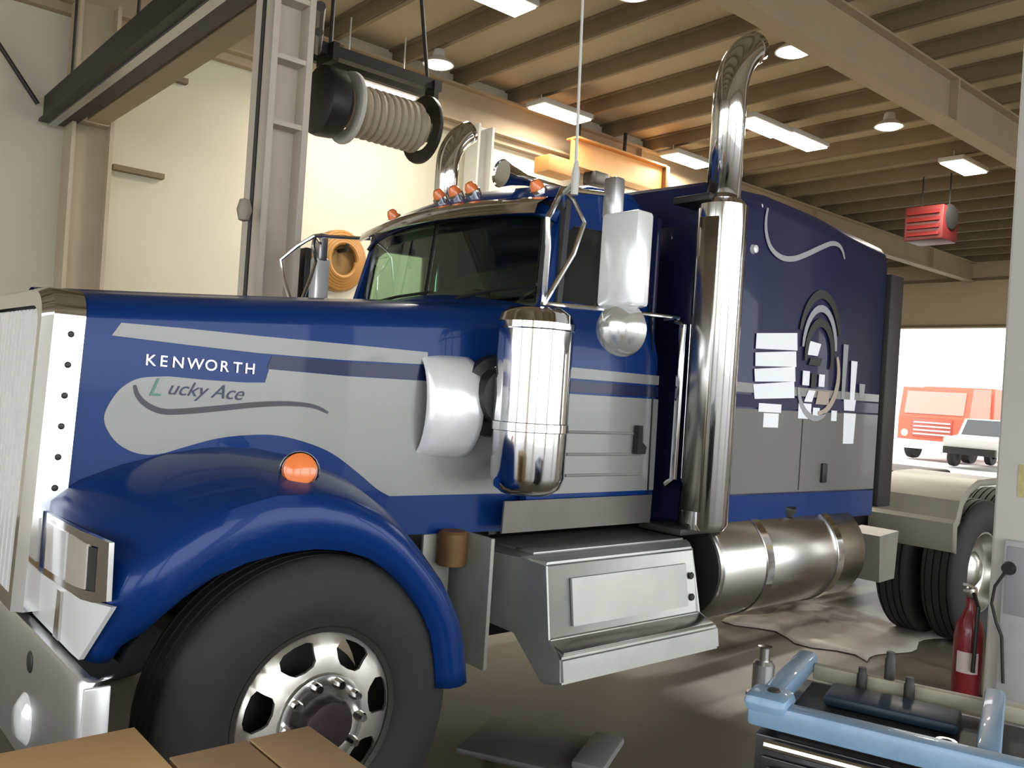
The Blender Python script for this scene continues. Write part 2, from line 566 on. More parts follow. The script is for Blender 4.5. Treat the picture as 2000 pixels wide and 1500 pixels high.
# --- front fenders (swept over the wheel)
arch_o = [(0.735, 0.795), (0.745, 0.875), (0.76, 0.97), (0.80, 1.04), (0.885, 1.125), (0.97, 1.185), (1.07, 1.225), (1.20, 1.257), (1.33, 1.255), (1.46, 1.225), (1.57, 1.175), (1.67, 1.105), (1.76, 1.015), (1.85, 0.915), (1.92, 0.80), (1.955, 0.69), (1.975, 0.56)]
arch_i = [(0.72, 0.80), (0.72, 0.95), (0.72, 1.10), (0.725, 1.175), (0.80, 1.235), (0.92, 1.285), (1.06, 1.325), (1.21, 1.35), (1.36, 1.35), (1.50, 1.325), (1.63, 1.28), (1.74, 1.21), (1.84, 1.11), (1.93, 0.99), (2.0, 0.85), (2.04, 0.70), (2.05, 0.56)]
arch_l = [(0.785, 0.79), (0.80, 0.84), (0.845, 0.89), (0.875, 0.935), (0.935, 0.99), (1.02, 1.04), (1.12, 1.075), (1.24, 1.095), (1.35, 1.10), (1.46, 1.085), (1.55, 1.055), (1.64, 1.00), (1.71, 0.935), (1.78, 0.85), (1.83, 0.76), (1.855, 0.66), (1.87, 0.56)]
NOSE = [0.14, 0.105, 0.05, 0.015]
rows = []
for q_, ((ox, oz), (ix, iz), (lx, lz)) in enumerate(zip(arch_o, arch_i, arch_l)):
    row = [V((lx + 0.01, 2.54, lz - 0.005)), V((lx, 2.485, lz)), V(((lx * 0.75 + ox * 0.25), 2.462, lz * 0.75 + oz * 0.25)), V(((lx * .35 + ox * .65), 2.458, lz * .35 + oz * .65)), V((ox, 2.475, oz))]
    for k in range(1, 9):
        t = k / 8
        e = math.sin(t * PI / 2)
        row.append(V((ox + (ix - ox) * e, 2.475 + 0.66 * (t ** 1.25), oz + (iz - oz) * e)))
    nz_ = NOSE[q_] if q_ < len(NOSE) else 0.0
    row = [v + V((0, nz_ * max(0.0, 1 - max(0, v.y - 2.475) / 0.4), 0)) for v in row]
    rows.append(row)
fb = bmesh.new()
addgrid(fb, rows)
bmesh.ops.subdivide_edges(fb, edges=fb.edges, cuts=1, use_grid_fill=True, smooth=0.6)
fenders = both('front_fender', fb, BLUE, smooth=50)
for f in fenders:
    md = f.modifiers.new('thickness', 'SOLIDIFY')
    md.thickness = 0.012
    md.offset = 1 if f is fenders[0] else -1
# inner wheel liner, dark
lb = bmesh.new()
addgrid(lb, [[V((lx + 0.02, 2.56, lz - 0.01)), V((lx + 0.02, 3.2, lz + 0.0))] for lx, lz in arch_l])
both('wheel_liner', lb, BLACK)

# --- grille
gz0, gz1, gy = 0.825, 1.875, 0.605
def rrect(h, z0, z1, r, n=6):
    pts = [(-h, z0), (h, z0)]
    for k in range(n + 1):
        a = k / n * PI / 2
        pts.append((h - r + r * math.cos(a), z1 - r * 0.7 + r * 0.7 * math.sin(a)))
    for k in range(n + 1):
        a = PI / 2 + k / n * PI / 2
        pts.append((-h + r + r * math.cos(a), z1 - r * 0.7 + r * 0.7 * math.sin(a)))
    return pts
def gr_x(z):   # the shell leans back a little
    return 0.625 + 0.035 * (z - gz0)
gb = bmesh.new()
ring_o = rrect(gy, gz0, gz1, 0.14)
ring_f = rrect(gy - 0.03, gz0, gz1 - 0.015, 0.13)
ring_i = rrect(gy - 0.075, gz0 + 0.05, gz1 - 0.065, 0.09)
def ringv(r, dx):
    return [gb.verts.new(V((gr_x(z) + dx, YC + y, z))) for y, z in r]
R0, R1, R2, R3, R4 = ringv(ring_o, 0.125), ringv(ring_o, 0.03), ringv(ring_f, 0.0), ringv(ring_i, 0.0), ringv(ring_i, 0.06)
for a, b in ((R0, R1), (R1, R2), (R2, R3), (R3, R4)):
    n = len(a)
    for k in range(n):
        gb.faces.new((a[k], a[(k + 1) % n], b[(k + 1) % n], b[k]))
grille = P('grille_surround', gb, CHROME, smooth=30, label='chrome radiator shell')
P('radiator_mesh', prism([V((gr_x(z) + 0.065, YC + y, z)) for y, z in ring_i], (0.02, 0, 0)), BLACK, grille, 0)
barm = None
for k in range(17):
    y = -0.50 + k * 0.0625
    if barm is None:
        b = bmesh.new()
        addprism(b, [V((gr_x(0.85) + 0.004, YC - 0.026, 0.85)), V((gr_x(0.85) + 0.004, YC + 0.026, 0.85)), V((gr_x(1.80) + 0.004, YC + 0.026, 1.80)), V((gr_x(1.80) + 0.004, YC - 0.026, 1.80))], (0.03, 0, 0))
        bmesh.ops.bevel(b, geom=b.edges[:], offset=0.006, segments=2, affect='EDGES')
        barm = P('grille_bar', b, MIRR, grille, 0)
        barm.location = (0, y, 0)
    else:
        inst(barm, (0, y, 0), None, grille)
rv = None
for k in range(9):
    z = 0.92 + k * 0.1
    if rv is None:
        rv = P('side_rivet', lathe([(0, 0.006), (0.008, 0.004), (0.011, 0)], (0.0, YC - gy, 0.0), (0, -1, 0), 10), BLACK, grille)
        rv.location = (gr_x(z) + 0.085, 0, z)
    else:
        inst(rv, (gr_x(z) + 0.085, 0, z), None, grille)

# --- bumper
prof = [(2.44, 0.715), (2.43, 0.705), (2.428, 0.692), (2.44, 0.676), (2.48, 0.664), (2.6, 0.663), (2.9, 0.662), (3.3, 0.655), (YC, 0.642)]
prof = prof + [(2 * YC - y, X) for y, X in reversed(prof[:-1])]
bb = bmesh.new()
rows = []
for y, X in prof:
    rows.append([V((X + 0.035, y, 0.795)), V((X + 0.008, y, 0.791)), V((X, y, 0.779)), V((X, y, 0.60)), V((X, y, 0.40)), V((X + 0.008, y, 0.375)), V((X + 0.035, y, 0.37))])
addgrid(bb, rows)
bumper = P('bumper', bb, SATIN, smooth=40, label='polished full-width bumper')
bumper.modifiers.new('thickness', 'SOLIDIFY').thickness = 0.008
P('tow_pin_hole', lathe([(0.0, 0.004), (0.028, 0.004), (0.034, 0.0)], (0.66, 2.97, 0.70), (-1, 0, 0), 20), BLACK, bumper)
P('bumper_end_cap', span((0.668, 2.412, 0.40), (0.735, 2.426, 0.782), 0.004), MIRR, bumper)  # near-white plate carries the bright reflection of the bumper's wrapped end
fl = P('fog_lamp', lathe([(0.0, 0.03), (0.05, 0.024), (0.075, 0.005), (0.08, 0)], (0.66, 2.98, 0.52), (-1, -0.1, 0), 24), LENS, bumper)  # pale disc low on the bumper face

# --- headlamps and chrome valance on the fender nose
fn_ = lambda d0: (lambda u, v, d: V((0.722 - 0.0 + max(0, (2.62 - u)) * 0.28 - d0 - d, u, v)))
for mir in (False, True):
    def PP(name, bm, mt, parent=T, smooth=35, label=None):
        if mir:
            for v in bm.verts:
                v.co.y = 2 * YC - v.co.y
        return P(name, bm, mt, parent, smooth, label)
    hl = PP('headlamp_bezel', patch([(2.50, 0.985), (2.505, 1.145), (2.60, 1.155), (3.06, 1.145), (3.06, 0.95), (2.56, 0.97)], [[(2.555, 1.0), (2.555, 1.125), (2.775, 1.125), (2.775, 0.985)], [(2.80, 0.985), (2.80, 1.125), (3.03, 1.12), (3.03, 0.975)]], fn_(0.008), 0.06, 0.014), CHROME, label='chrome headlamp bezel')
    PP('lens', patch([(2.80, 0.985), (2.80, 1.125), (3.03, 1.12), (3.03, 0.975)], [], fn_(0.014), 0.06, 0.012), LENS, hl)
    PP('lens', patch([(2.60, 1.0), (2.60, 1.125), (2.775, 1.125), (2.775, 0.985)], [], fn_(0.014), 0.06, 0.012), LENSW, hl)
    PP('lens_gap', patch([(2.558, 1.0), (2.558, 1.12), (2.598, 1.12), (2.598, 1.0)], [], fn_(0.016), 0.06, 0.006), BLACK, hl)
    vl = PP('valance', patch([(2.61, 0.80), (2.475, 0.975), (3.12, 0.945), (3.16, 0.80)], [], fn_(0.008), 0.08, 0.014), MIRR, label='chrome valance below the headlamp')
    PP('valance_rib', patch([(2.80, 0.805), (2.80, 0.95), (2.84, 0.95), (2.86, 0.805)], [], fn_(0.022), 0.08, 0.008), STEEL, vl)
    # fender-top turn signal
    ts = PP('turn_signal', lathe([(0.0, 0.055), (0.035, 0.052), (0.052, 0.04), (0.058, 0.0), (0.0, 0.0)], (1.335, 2.60, 1.325), (-0.35, -0.75, 0.2), 24), AMBER, label='amber turn signal lamp')
    PP('base', lathe([(0.062, 0.0), (0.066, -0.01), (0.05, -0.055), (0.0, -0.06)], (1.335, 2.60, 1.325), (-0.35, -0.75, 0.2), 20), CHROME, ts)

# --- cab (hollow: sheets with window openings)
YT = lambda z: 2.785 + 0.05 * min(1.0, max(0.0, (z - 1.86) / 0.14)) + max(0.0, z - 2.0) * 0.10       # near side sheet leans in above the belt
def cab_fn(off):
    return lambda u, v, d: V((u, YT(v) - off - d, v))
side_outer = [(2.50, 1.04), (2.50, 1.95), (2.58, 2.03), (2.68, 2.45), (2.75, 2.55), (2.86, 2.60), (3.16, 2.62), (3.24, 2.56), (3.29, 2.30), (3.33, 1.04)]
win = [(2.655, 2.045), (2.72, 2.36), (2.77, 2.40), (3.13, 2.41), (3.17, 2.37), (3.19, 2.045)]
cab_side = both('cab_side', patch(side_outer, [win], cab_fn(0), 0.16, -0.04), BLUE)
_sw = both('side_window', patch(win, [], cab_fn(-0.012), 0.3, -0.006), SMOKE)
_sw[1].data.materials[0] = GLASS
# roof, loft across
rb = bmesh.new()
rpro = [(2.65, 2.43), (2.70, 2.52), (2.78, 2.585), (2.95, 2.625), (3.14, 2.635), (3.21, 2.61), (3.26, 2.54), (3.29, 2.30)]
rows = []
for X, z in rpro:
    row = []
    for k in range(17):
        s = -1 + 2 * k / 16
        yn = YT(min(z, 2.55)) - 0.002
        y = YC + s * (YC - yn)
        bow = 0.05 * (1 - s * s) + (0 if abs(s) < 1 else -0.03)
        row.append(V((X - 0.10 * (1 - s * s) * max(0, (2.9 - X)) / 0.3, y, z + bow)))
    rows.append(row)
addgrid(rb, rows)
roof = P('cab_roof', rb, BLUE, smooth=50)
roof.modifiers.new('thickness', 'SOLIDIFY').thickness = 0.02
# windshield: two panes meeting at a centre post, raked
def ws(u, v, d):       # u -1..1 across, v 0..1 up
    yl = 0.775 - 0.015 * v
    X = 2.62 - 0.09 * (1 - u * u) + 0.05 * v - d
    return V((X, YC + u * yl, 2.02 + 0.45 * v))
P('windshield', patch([(-0.97, 0.02), (-0.95, 0.96), (-0.02, 0.96), (-0.02, 0.02)], [], ws, 0.2, 0.006), GLASS)
P('windshield', patch([(0.02, 0.02), (0.02, 0.96), (0.95, 0.96), (0.97, 0.02)], [], ws, 0.2, 0.006), GLASS)
P('windshield_frame', patch([(-1.12, -0.12), (-1.10, 1.08), (1.10, 1.08), (1.12, -0.12)], [[(-0.96, 0.03), (-0.94, 0.95), (-0.025, 0.95), (-0.025, 0.03)], [(0.025, 0.03), (0.025, 0.95), (0.94, 0.95), (0.96, 0.03)]], ws, 0.15, -0.03), BLACK)
cb = bmesh.new()     # cowl between hood and glass
addgrid(cb, [[V((2.55 + dx - 0.10 * (1 - (k / 8 - 1) ** 2) * (1 if dz > 0.0 else 0.6), YC + (k / 8 - 1) * (0.88 if dz > 0.02 else 0.86), 1.90 + dz + 0.10 * (1 - (k / 8 - 1) ** 2))) for k in range(17)] for dx, dz in ((-0.15, 0.0), (-0.08, 0.035), (0.0, 0.06), (0.09, 0.085))])
P('cowl', cb, BLUE, smooth=60)
for y in (3.35, 4.15):
    wp = tube([(2.48, y, 2.05), (2.50, y - 0.25, 2.08), (2.54, y - 0.5, 2.10)], 0.008, 6)
    P('wiper', wp, BLACK)
P('firewall', span((2.40, 2.9, 1.0), (2.44, 4.48, 1.93)), DARK, smooth=0)
P('dashboard', span((2.55, 2.9, 1.55), (2.8, 4.48, 2.0), 0.04), LINEN)
P('cab_back', span((3.28, 2.82, 1.05), (3.31, 4.56, 2.52)), NAVY, smooth=0)
P('cab_floor', span((2.5, 2.82, 1.03), (3.3, 4.56, 1.06)), DARK, smooth=0)
for y in (3.15, 4.2):
    sb = box((3.12, y, 1.80), (0.14, 0.5, 0.80), None, 0.04)
    addbox(sb, (2.98, y, 1.42), (0.4, 0.5, 0.16), None, 0.04)
    P('seat', sb, LINEN)
st = lathe([(0.19, 0.0), (0.2, 0.01), (0.21, 0.0), (0.2, -0.01)], (2.83, 3.2, 2.0), (-0.7, 0, 0.5), 28, True)
P('steering_wheel', st, BLACK)
# door shut lines, ribs and stripes on the cab side
door_u = cab_fn(0.002)
P('upper_stripe', patch([(2.52, 1.70), (2.52, 1.75), (3.32, 1.745), (3.32, 1.70)], [], door_u, 0.2), SILV, cab_side[0], label='thin silver stripe')
P('dark_stripe', patch([(2.52, 1.64), (2.52, 1.69), (3.32, 1.69), (3.32, 1.64)], [], door_u, 0.2), NAVY, cab_side[0], label='dark blue stripe')
P('lower_panel', patch([(2.50, 1.185), (2.50, 1.63), (3.325, 1.63), (3.33, 1.185)], [], door_u, 0.2), SILV, cab_side[0], label='silver lower door panel')
P('door_seam', patch([(3.285, 1.06), (3.265, 2.2), (3.273, 2.2), (3.296, 1.06)], [], cab_fn(0.0045), 0.3), BLACK, cab_side[0])
for z in (1.46, 1.36, 1.265):
    P('door_rib', tube([(2.72, YT(z) - 0.006, z), (3.22, YT(z) - 0.006, z)], 0.007, 8), SILV, cab_side[0])
hd = P('door_handle', prism([V((3.155, 2.772, 1.50)), V((3.18, 2.772, 1.50)), V((3.185, 2.772, 1.42)), V((3.215, 2.772, 1.40)), V((3.21, 2.772, 1.365)), V((3.15, 2.772, 1.365))], (0, -0.03, 0)), BLACK, cab_side[0], 0, 'black paddle door handle')
P('rocker_panel', patch([(2.36, 1.03), (2.36, 1.165), (3.30, 1.165), (3.30, 1.03)], [], lambda u, v, d: V((u, 2.770 + (1.165 - v) * 0.04 - d, v)), 0.3, 0.01), mat('grey_rocker', (0.17, 0.16, 0.14), 0.35, 0.5, noise=0.2), label='grey rocker panel under the door')
# visor
vb = bmesh.new()
rows = []
for k in range(21):
    s = -1 + k / 10
    X = 2.68 - 0.10 * (1 - s * s)
    y = YC + s * 0.765
    rows.append([V((X + 0.06, y, 2.53 + 0.02 * (1 - s * s))), V((X - 0.04, y, 2.515 + 0.02 * (1 - s * s))), V((X - 0.10, y, 2.475 + 0.015 * (1 - s * s))), V((X - 0.115, y, 2.43 + 0.015 * (1 - s * s))), V((X - 0.10, y, 2.43 + 0.015 * (1 - s * s)))])
addgrid(vb, rows)
P('sun_visor', vb, CHROME, smooth=40, label='chrome drop visor')
# roof lights and horns
for s in (-0.62, -0.14, 0.0, 0.14, 0.62):
    z = 2.60 + (0.03 if abs(s) < 0.5 else -0.02)
    X = 2.74 - 0.06 * (1 - s * s)
    ml = P('marker_lamp', lathe([(0.0, 0.05), (0.02, 0.045), (0.032, 0.025), (0.036, 0.0)], (X, YC + s, z), (-0.6, 0, 0.8), 16), AMBER, label='amber cab marker lamp')
    P('base', lathe([(0.0, -0.04), (0.04, -0.04), (0.042, 0.002), (0.036, 0.004)], (X, YC + s, z), (-0.6, 0, 0.8), 16), CHROME, ml)
for y in (3.30,):
    hn = lathe([(0.0, 0.015), (0.065, 0.01), (0.07, 0.0), (0.05, 0.06), (0.03, 0.16), (0.02, 0.42), (0.028, 0.44), (0.028, 0.50), (0.0, 0.51)], (2.66, y, 2.68), (1, 0, 0), 24)
    addtube(hn, [(2.86, y, 2.68), (2.86, y, 2.63)], 0.012, 8)
    addtube(hn, [(3.04, y, 2.68), (3.04, y, 2.64)], 0.012, 8)
    P('air_horn', hn, CHROME, label='chrome trumpet air horn')

# --- air cleaners
def air_cleaner(mir):
    ax, ay = 2.347, 2.62
    ac = lathe([(0.0, -0.01), (0.10, 0.0), (0.135, 0.025), (0.152, 0.07), (0.153, 0.25), (0.157, 0.253), (0.157, 0.285), (0.153, 0.288), (0.153, 0.655), (0.159, 0.66), (0.159, 0.685), (0.153, 0.69), (0.145, 0.72), (0.11, 0.745), (0.0, 0.755)], (ax, ay, 1.22), (0, 0, 1), 48)
    gd = bmesh.new()
    rows = []
    for i in range(9):
        X = 2.005 + 0.215 * i / 8
        rr = 0.55 + 0.45 * math.sin(min(1, i / 5) * PI / 2)
        rows.append([V((X, hood_y(X) + 0.03 - 0.16 * rr * math.sin(a), 1.545 + 0.215 * (0.9 + 0.1 * rr) * math.cos(a))) for a in [k / 16 * PI for k in range(17)]])
    addgrid(gd, rows)
    bt = lathe([(0.0, -0.10), (0.15, -0.10), (0.175, 0.0), (0.17, 0.05), (0.13, 0.06), (0.12, 0.12), (0.0, 0.12)], (2.33, 2.84, 1.60), (-0.15, -1, 0), 32)
    cl = lathe([(0.128, 0.0), (0.136, 0.0), (0.136, 0.022), (0.128, 0.022)], (2.335, 2.79, 1.60), (-0.15, -1, 0), 32, True)
    br = bmesh.new()
    for z in (1.32, 1.78):
        addbox(br, (ax + 0.03, 2.78, z), (0.06, 0.12, 0.03))
    if mir:
        for b in (ac, gd, bt, cl, br):
            for v in b.verts:
                v.co.y = 2 * YC - v.co.y
    a = P('air_cleaner', ac, CHROME, smooth=40, label='tall chrome air cleaner canister')
    P('strap', br, STEEL, a)
    g = P('intake_shroud', gd, MIRR, smooth=50, label='chrome intake shroud on the hood side')
    g.modifiers.new('thickness', 'SOLIDIFY').thickness = 0.006
    b_ = P('intake_boot', bt, BLACK, label='black rubber intake boot')
    P('clamp', cl, CHROME, b_)
air_cleaner(False)
air_cleaner(True)

# --- mirrors
def mirror(mir):
    bm1 = box((2.585, 2.38, 2.18), (0.10, 0.20, 0.38), None, 0.018)
    bm2 = box((2.575, 2.455, 2.435), (0.06, 0.07, 0.17), None, 0.012)
    bm3 = lathe([(0.0, 0.085), (0.05, 0.08), (0.09, 0.055), (0.108, 0.02), (0.112, 0.0), (0.0, -0.005)], (2.60, 2.385, 1.905), (-1, -0.2, -0.12), 28)
    bm4 = bmesh.new()
    addtube(bm4, [(2.36, 2.60, 1.985), (2.30, 2.53, 2.20), (2.28, 2.52, 2.31), (2.36, 2.56, 2.40), (2.44, 2.62, 2.47)], 0.0115, 8)
    addtube(bm4, [(2.36, 2.60, 1.985), (2.46, 2.55, 2.20), (2.50, 2.54, 2.33), (2.46, 2.57, 2.42), (2.44, 2.62, 2.47)], 0.0115, 8)
    addtube(bm4, [(2.44, 2.62, 2.47), (2.68, 2.86, 2.47)], 0.011, 8)
    addtube(bm4, [(2.44, 2.62, 2.47), (2.57, 2.46, 2.45)], 0.011, 8)
    bm5 = bmesh.new()
    addtube(bm5, [(2.36, 2.62, 1.99), (2.58, 2.46, 1.985), (3.24, 2.62, 2.02), (3.30, 2.75, 2.02)], 0.010, 8)
    for b in (bm1, bm2, bm3, bm4, bm5):
        if mir:
            for v in b.verts:
                v.co.y = 2 * YC - v.co.y
    a = P('side_mirror', bm1, MIRR, label='tall chrome side mirror head')
    P('mounting_block', bm2, SATIN, a)
    if mir:
        P('mirror_face', box((2.52, 5.055, 2.27), (0.05, 0.16, 0.32), None, 0.012), BLACK, a)  # black block on the far mirror head only
    P('convex_mirror', bm3, mat('convex_shell', (0.82, 0.84, 0.83), 0.16, 0.75), a, label='round chrome convex mirror')
    P('mirror_bracket', bm4, CHROME, label='v-shaped chrome mirror bracket')
    P('mirror_arm', bm5, CHROME, label='thin chrome mirror arm')
mirror(False)
mirror(True)
at = tube([(2.30, 2.40, 2.44), (2.272, 2.40, 3.3), (2.24, 2.40, 4.2)], [0.006, 0.0055, 0.004], 6)
addlathe(at, [(0.0, -0.03), (0.014, -0.03), (0.016, 0.05), (0.007, 0.10)], (2.30, 2.40, 2.42), (0, 0, 1), 10)
addtube(at, [(2.30, 2.40, 2.44), (2.40, 2.56, 2.44)], 0.010, 8)
P('whip_antenna', at, mat('antenna_white', (0.55, 0.54, 0.50), 0.4), label='long pale whip antenna')
gh = tube([(3.37, 2.735, 2.02), (3.37, 2.69, 2.0), (3.37, 2.69, 1.25), (3.37, 2.735, 1.22)], 0.022, 10)
P('grab_handle', gh, CHROME, label='vertical chrome grab handle behind the door')

# --- sleeper
SY = 2.62
def sl_fn(off):
    return lambda u, v, d: V((u, SY - off - d, v))
sp = [(2.62, 1.00), (2.62, 2.56), (2.632, 2.62), (2.67, 2.665), (2.75, 2.69), (3.1, 2.70), (YC, 2.71)]
sp = sp + [(2 * YC - y, z) for y, z in reversed(sp[:-1])]
slb = bmesh.new()
ins = lambda k: [(YC + (y - YC) * (1 - k), z - (k * 0.9 if z > 2.0 else -k * 0.0)) for y, z in sp]
rows = []
for X, k, dz in ((3.50, 0.045, 0.03), (3.512, 0.014, 0.04), (3.54, 0.0, 0.05), (3.95, 0.0, 0.075), (4.4, 0.0, 0.055), (5.22, 0.0, -0.01), (5.25, 0.012, -0.012)):
    rows.append([V((X, y, z + dz * (1 if z > 2.0 else 0))) for y, z in ins(k)])
addgrid(slb, rows)
slb.faces.new([slb.verts.new(p) for p in rows[0]])
slb.faces.new([slb.verts.new(p) for p in rows[-1]])
bmesh.ops.remove_doubles(slb, verts=slb.verts, dist=1e-4)
DBLUE = mat('dark_blue_paint', (0.014, 0.018, 0.062), 0.34, 0.1, 0.15, spec=0.2)
sleeper = P('sleeper', slb, DBLUE, smooth=30, label='tall blue sleeper box')
P('lower_stripe', patch([(3.55, 1.005), (3.55, 1.165), (5.215, 1.155), (5.215, 1.005)], [], sl_fn(0.003), 0.4), BLUE, sleeper, label='blue stripe along the bottom edge')
P('upper_stripe', patch([(3.55, 1.695), (3.55, 1.745), (5.215, 1.745), (5.215, 1.70)], [], sl_fn(0.003), 0.4), SILV, sleeper, label='thin silver stripe')
P('dark_stripe', patch([(3.55, 1.62), (3.55, 1.685), (5.215, 1.69), (5.215, 1.63)], [], sl_fn(0.003), 0.4), NAVY, sleeper, label='black-blue stripe')
P('lower_panel', patch([(3.55, 1.175), (3.55, 1.61), (5.215, 1.62), (5.215, 1.165)], [], sl_fn(0.003), 0.4), mat('silver_grey_paint', (0.155, 0.15, 0.14), 0.38, 0.15, 0.2, spec=0.3), sleeper, label='silver-grey lower side panel')
P('swirl', patch(ribbon([(3.90, 2.66), (3.89, 2.60), (3.90, 2.53), (3.95, 2.46), (4.05, 2.425), (4.17, 2.435), (4.30, 2.48), (4.42, 2.53), (4.54, 2.575), (4.62, 2.58), (4.67, 2.555), (4.70, 2.51)], 0.03), [], sl_fn(0.005), 0.06), GREYP, sleeper, label='silver scroll decal')
# flat white rows, dark and grey arcs, and tall strips on the side
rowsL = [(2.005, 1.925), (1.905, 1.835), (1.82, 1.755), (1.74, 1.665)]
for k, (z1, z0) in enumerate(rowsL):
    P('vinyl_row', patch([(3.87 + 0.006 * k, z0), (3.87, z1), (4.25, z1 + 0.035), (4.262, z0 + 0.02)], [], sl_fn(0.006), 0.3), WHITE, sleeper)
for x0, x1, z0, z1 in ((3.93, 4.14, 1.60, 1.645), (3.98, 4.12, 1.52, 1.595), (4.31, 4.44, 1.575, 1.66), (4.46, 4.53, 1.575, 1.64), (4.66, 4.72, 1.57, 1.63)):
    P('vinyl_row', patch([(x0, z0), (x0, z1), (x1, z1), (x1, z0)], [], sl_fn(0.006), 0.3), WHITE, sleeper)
def arc(cx, cz, rx, rz, a0, a1, wd, n=14):
    return ribbon([(cx + rx * math.cos(math.radians(a0 + (a1 - a0) * k / n)), cz + rz * math.sin(math.radians(a0 + (a1 - a0) * k / n))) for k in range(n + 1)], wd)
cx, cz = 4.49, 1.95
P('crest_arc', patch(arc(cx, cz, 0.22, 0.33, 20, 160, 0.05), [], sl_fn(0.006), 0.06), BLACK, sleeper)
P('crest_arc', patch(arc(cx, cz, 0.175, 0.25, 5, 175, 0.04), [], sl_fn(0.007), 0.06), GREYP, sleeper)
P('crest_arc', patch(arc(cx, cz - 0.02, 0.14, 0.19, -20, 190, 0.05), [], sl_fn(0.008), 0.06), BLACK, sleeper)
P('crest_arc', patch(arc(cx + 0.02, cz - 0.12, 0.20, 0.22, -90, 30, 0.04), [], sl_fn(0.008), 0.06), TANP, sleeper)
P('crest_arc', patch(arc(cx, cz - 0.17, 0.2, 0.2, 190, 300, 0.035), [], sl_fn(0.008), 0.06), GREYP, sleeper)
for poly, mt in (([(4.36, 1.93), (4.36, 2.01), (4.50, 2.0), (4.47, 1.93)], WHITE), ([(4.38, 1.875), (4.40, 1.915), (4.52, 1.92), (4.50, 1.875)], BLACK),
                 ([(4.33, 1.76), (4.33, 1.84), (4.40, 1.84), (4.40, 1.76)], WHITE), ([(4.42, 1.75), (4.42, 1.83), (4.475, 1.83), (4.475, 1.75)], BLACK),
                 ([(4.50, 1.76), (4.50, 1.83), (4.56, 1.83), (4.56, 1.76)], WHITE), ([(4.36, 1.67), (4.40, 1.735), (4.47, 1.735), (4.44, 1.67)], WHITE), ([(4.48, 1.66), (4.5, 1.735), (4.62, 1.735), (4.62, 1.66)], TANP)):
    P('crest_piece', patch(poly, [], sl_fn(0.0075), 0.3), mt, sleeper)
for x0, x1, z0, z1, mt in ((4.76, 4.795, 1.70, 2.02, GREYP), (4.86, 4.91, 1.70, 1.93, WHITE), (4.80, 4.92, 1.635, 1.70, WHITE), (4.81, 4.93, 1.44, 1.62, WHITE), (4.97, 5.02, 1.72, 1.80, GREYP)):
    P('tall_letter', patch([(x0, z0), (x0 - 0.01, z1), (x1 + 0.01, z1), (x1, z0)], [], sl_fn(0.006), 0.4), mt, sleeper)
for X, z in ((3.87, 2.66), (3.80, 2.43)):
    P('side_marker', lathe([(0, 0.025), (0.02, 0.02), (0.026, 0.0)], (X, SY - 0.0 if z < 2.6 else SY + 0.03, z), (0, -1, 0), 14), LENS, sleeper)
P('hatch_latch', box((4.61, SY - 0.012, 1.27), (0.05, 0.02, 0.11), None, 0.006), BLACK, sleeper)
P('hatch_seam', patch([(4.36, 1.18), (4.36, 1.60), (4.366, 1.60), (4.366, 1.18)], [], sl_fn(0.0055), 0.4), DARK, sleeper)
P('front_window_frame', span((3.487, 2.74, 1.75), (3.50, 2.98, 2.52), 0.006), NAVY, sleeper)
P('rear_extender', span((5.255, 2.60, 1.05), (5.42, 4.78, 2.50), 0.01), DARK, label='dark rear cap behind the sleeper')

# --- exhaust stacks
def stack(mir):
    X, y = 3.425, 2.545
    mf = lathe([(0.0, 0.0), (0.10, 0.0), (0.118, 0.03), (0.118, 1.54), (0.09, 1.57), (0.0, 1.57)], (X, y, 1.03), (0, 0, 1), 40)
    gd = bmesh.new()
    rows = [[V((X + 0.127 * math.cos(a), y + 0.127 * math.sin(a), z)) for a in [math.radians(165 + 45 * k / 12) for k in range(13)]] for z in (1.12, 1.8, 2.5)]
    addgrid(gd, rows)
    up = [V((X, y, 2.58)), V((X, y, 3.10))]
    for k in range(1, 9):
        a = k / 8 * math.radians(62)
        up.append(V((X + 0.32 * (1 - math.cos(a)), y, 3.10 + 0.32 * math.sin(a))))
    tb = bmesh.new()
    addtube(tb, up, 0.080, 28, False)
    tin = bmesh.new()
    addtube(tin, [up[-3], up[-2], up[-1] - (up[-1] - up[-2]) * 0.05], 0.076, 24, True)
    bk = box((X + 0.03, y + 0.10, 2.60), (0.30, 0.22, 0.035), None, 0.006)
    bk2 = box((X + 0.02, y + 0.14, 1.015), (0.34, 0.26, 0.03), None, 0.006)
    for b in (mf, gd, tb, tin, bk, bk2):
        if mir:
            for v in b.verts:
                v.co.y = 2 * YC - v.co.y
    a = P('exhaust_stack', mf, CHROME, smooth=40, label='chrome muffler of the exhaust stack')
    g = P('heat_shield', gd, STEEL, a, 50)
    g.modifiers.new('thickness', 'SOLIDIFY').thickness = 0.004
    t = P('stack_pipe', tb, CHROME, a, 50, 'chrome stack pipe with curved tip')
    t.modifiers.new('thickness', 'SOLIDIFY').thickness = 0.005
    P('pipe_bore', tin, BLACK, a)
    P('bracket', bk, DARK, a)
    P('bracket', bk2, DARK, a)
stack(False)
stack(True)

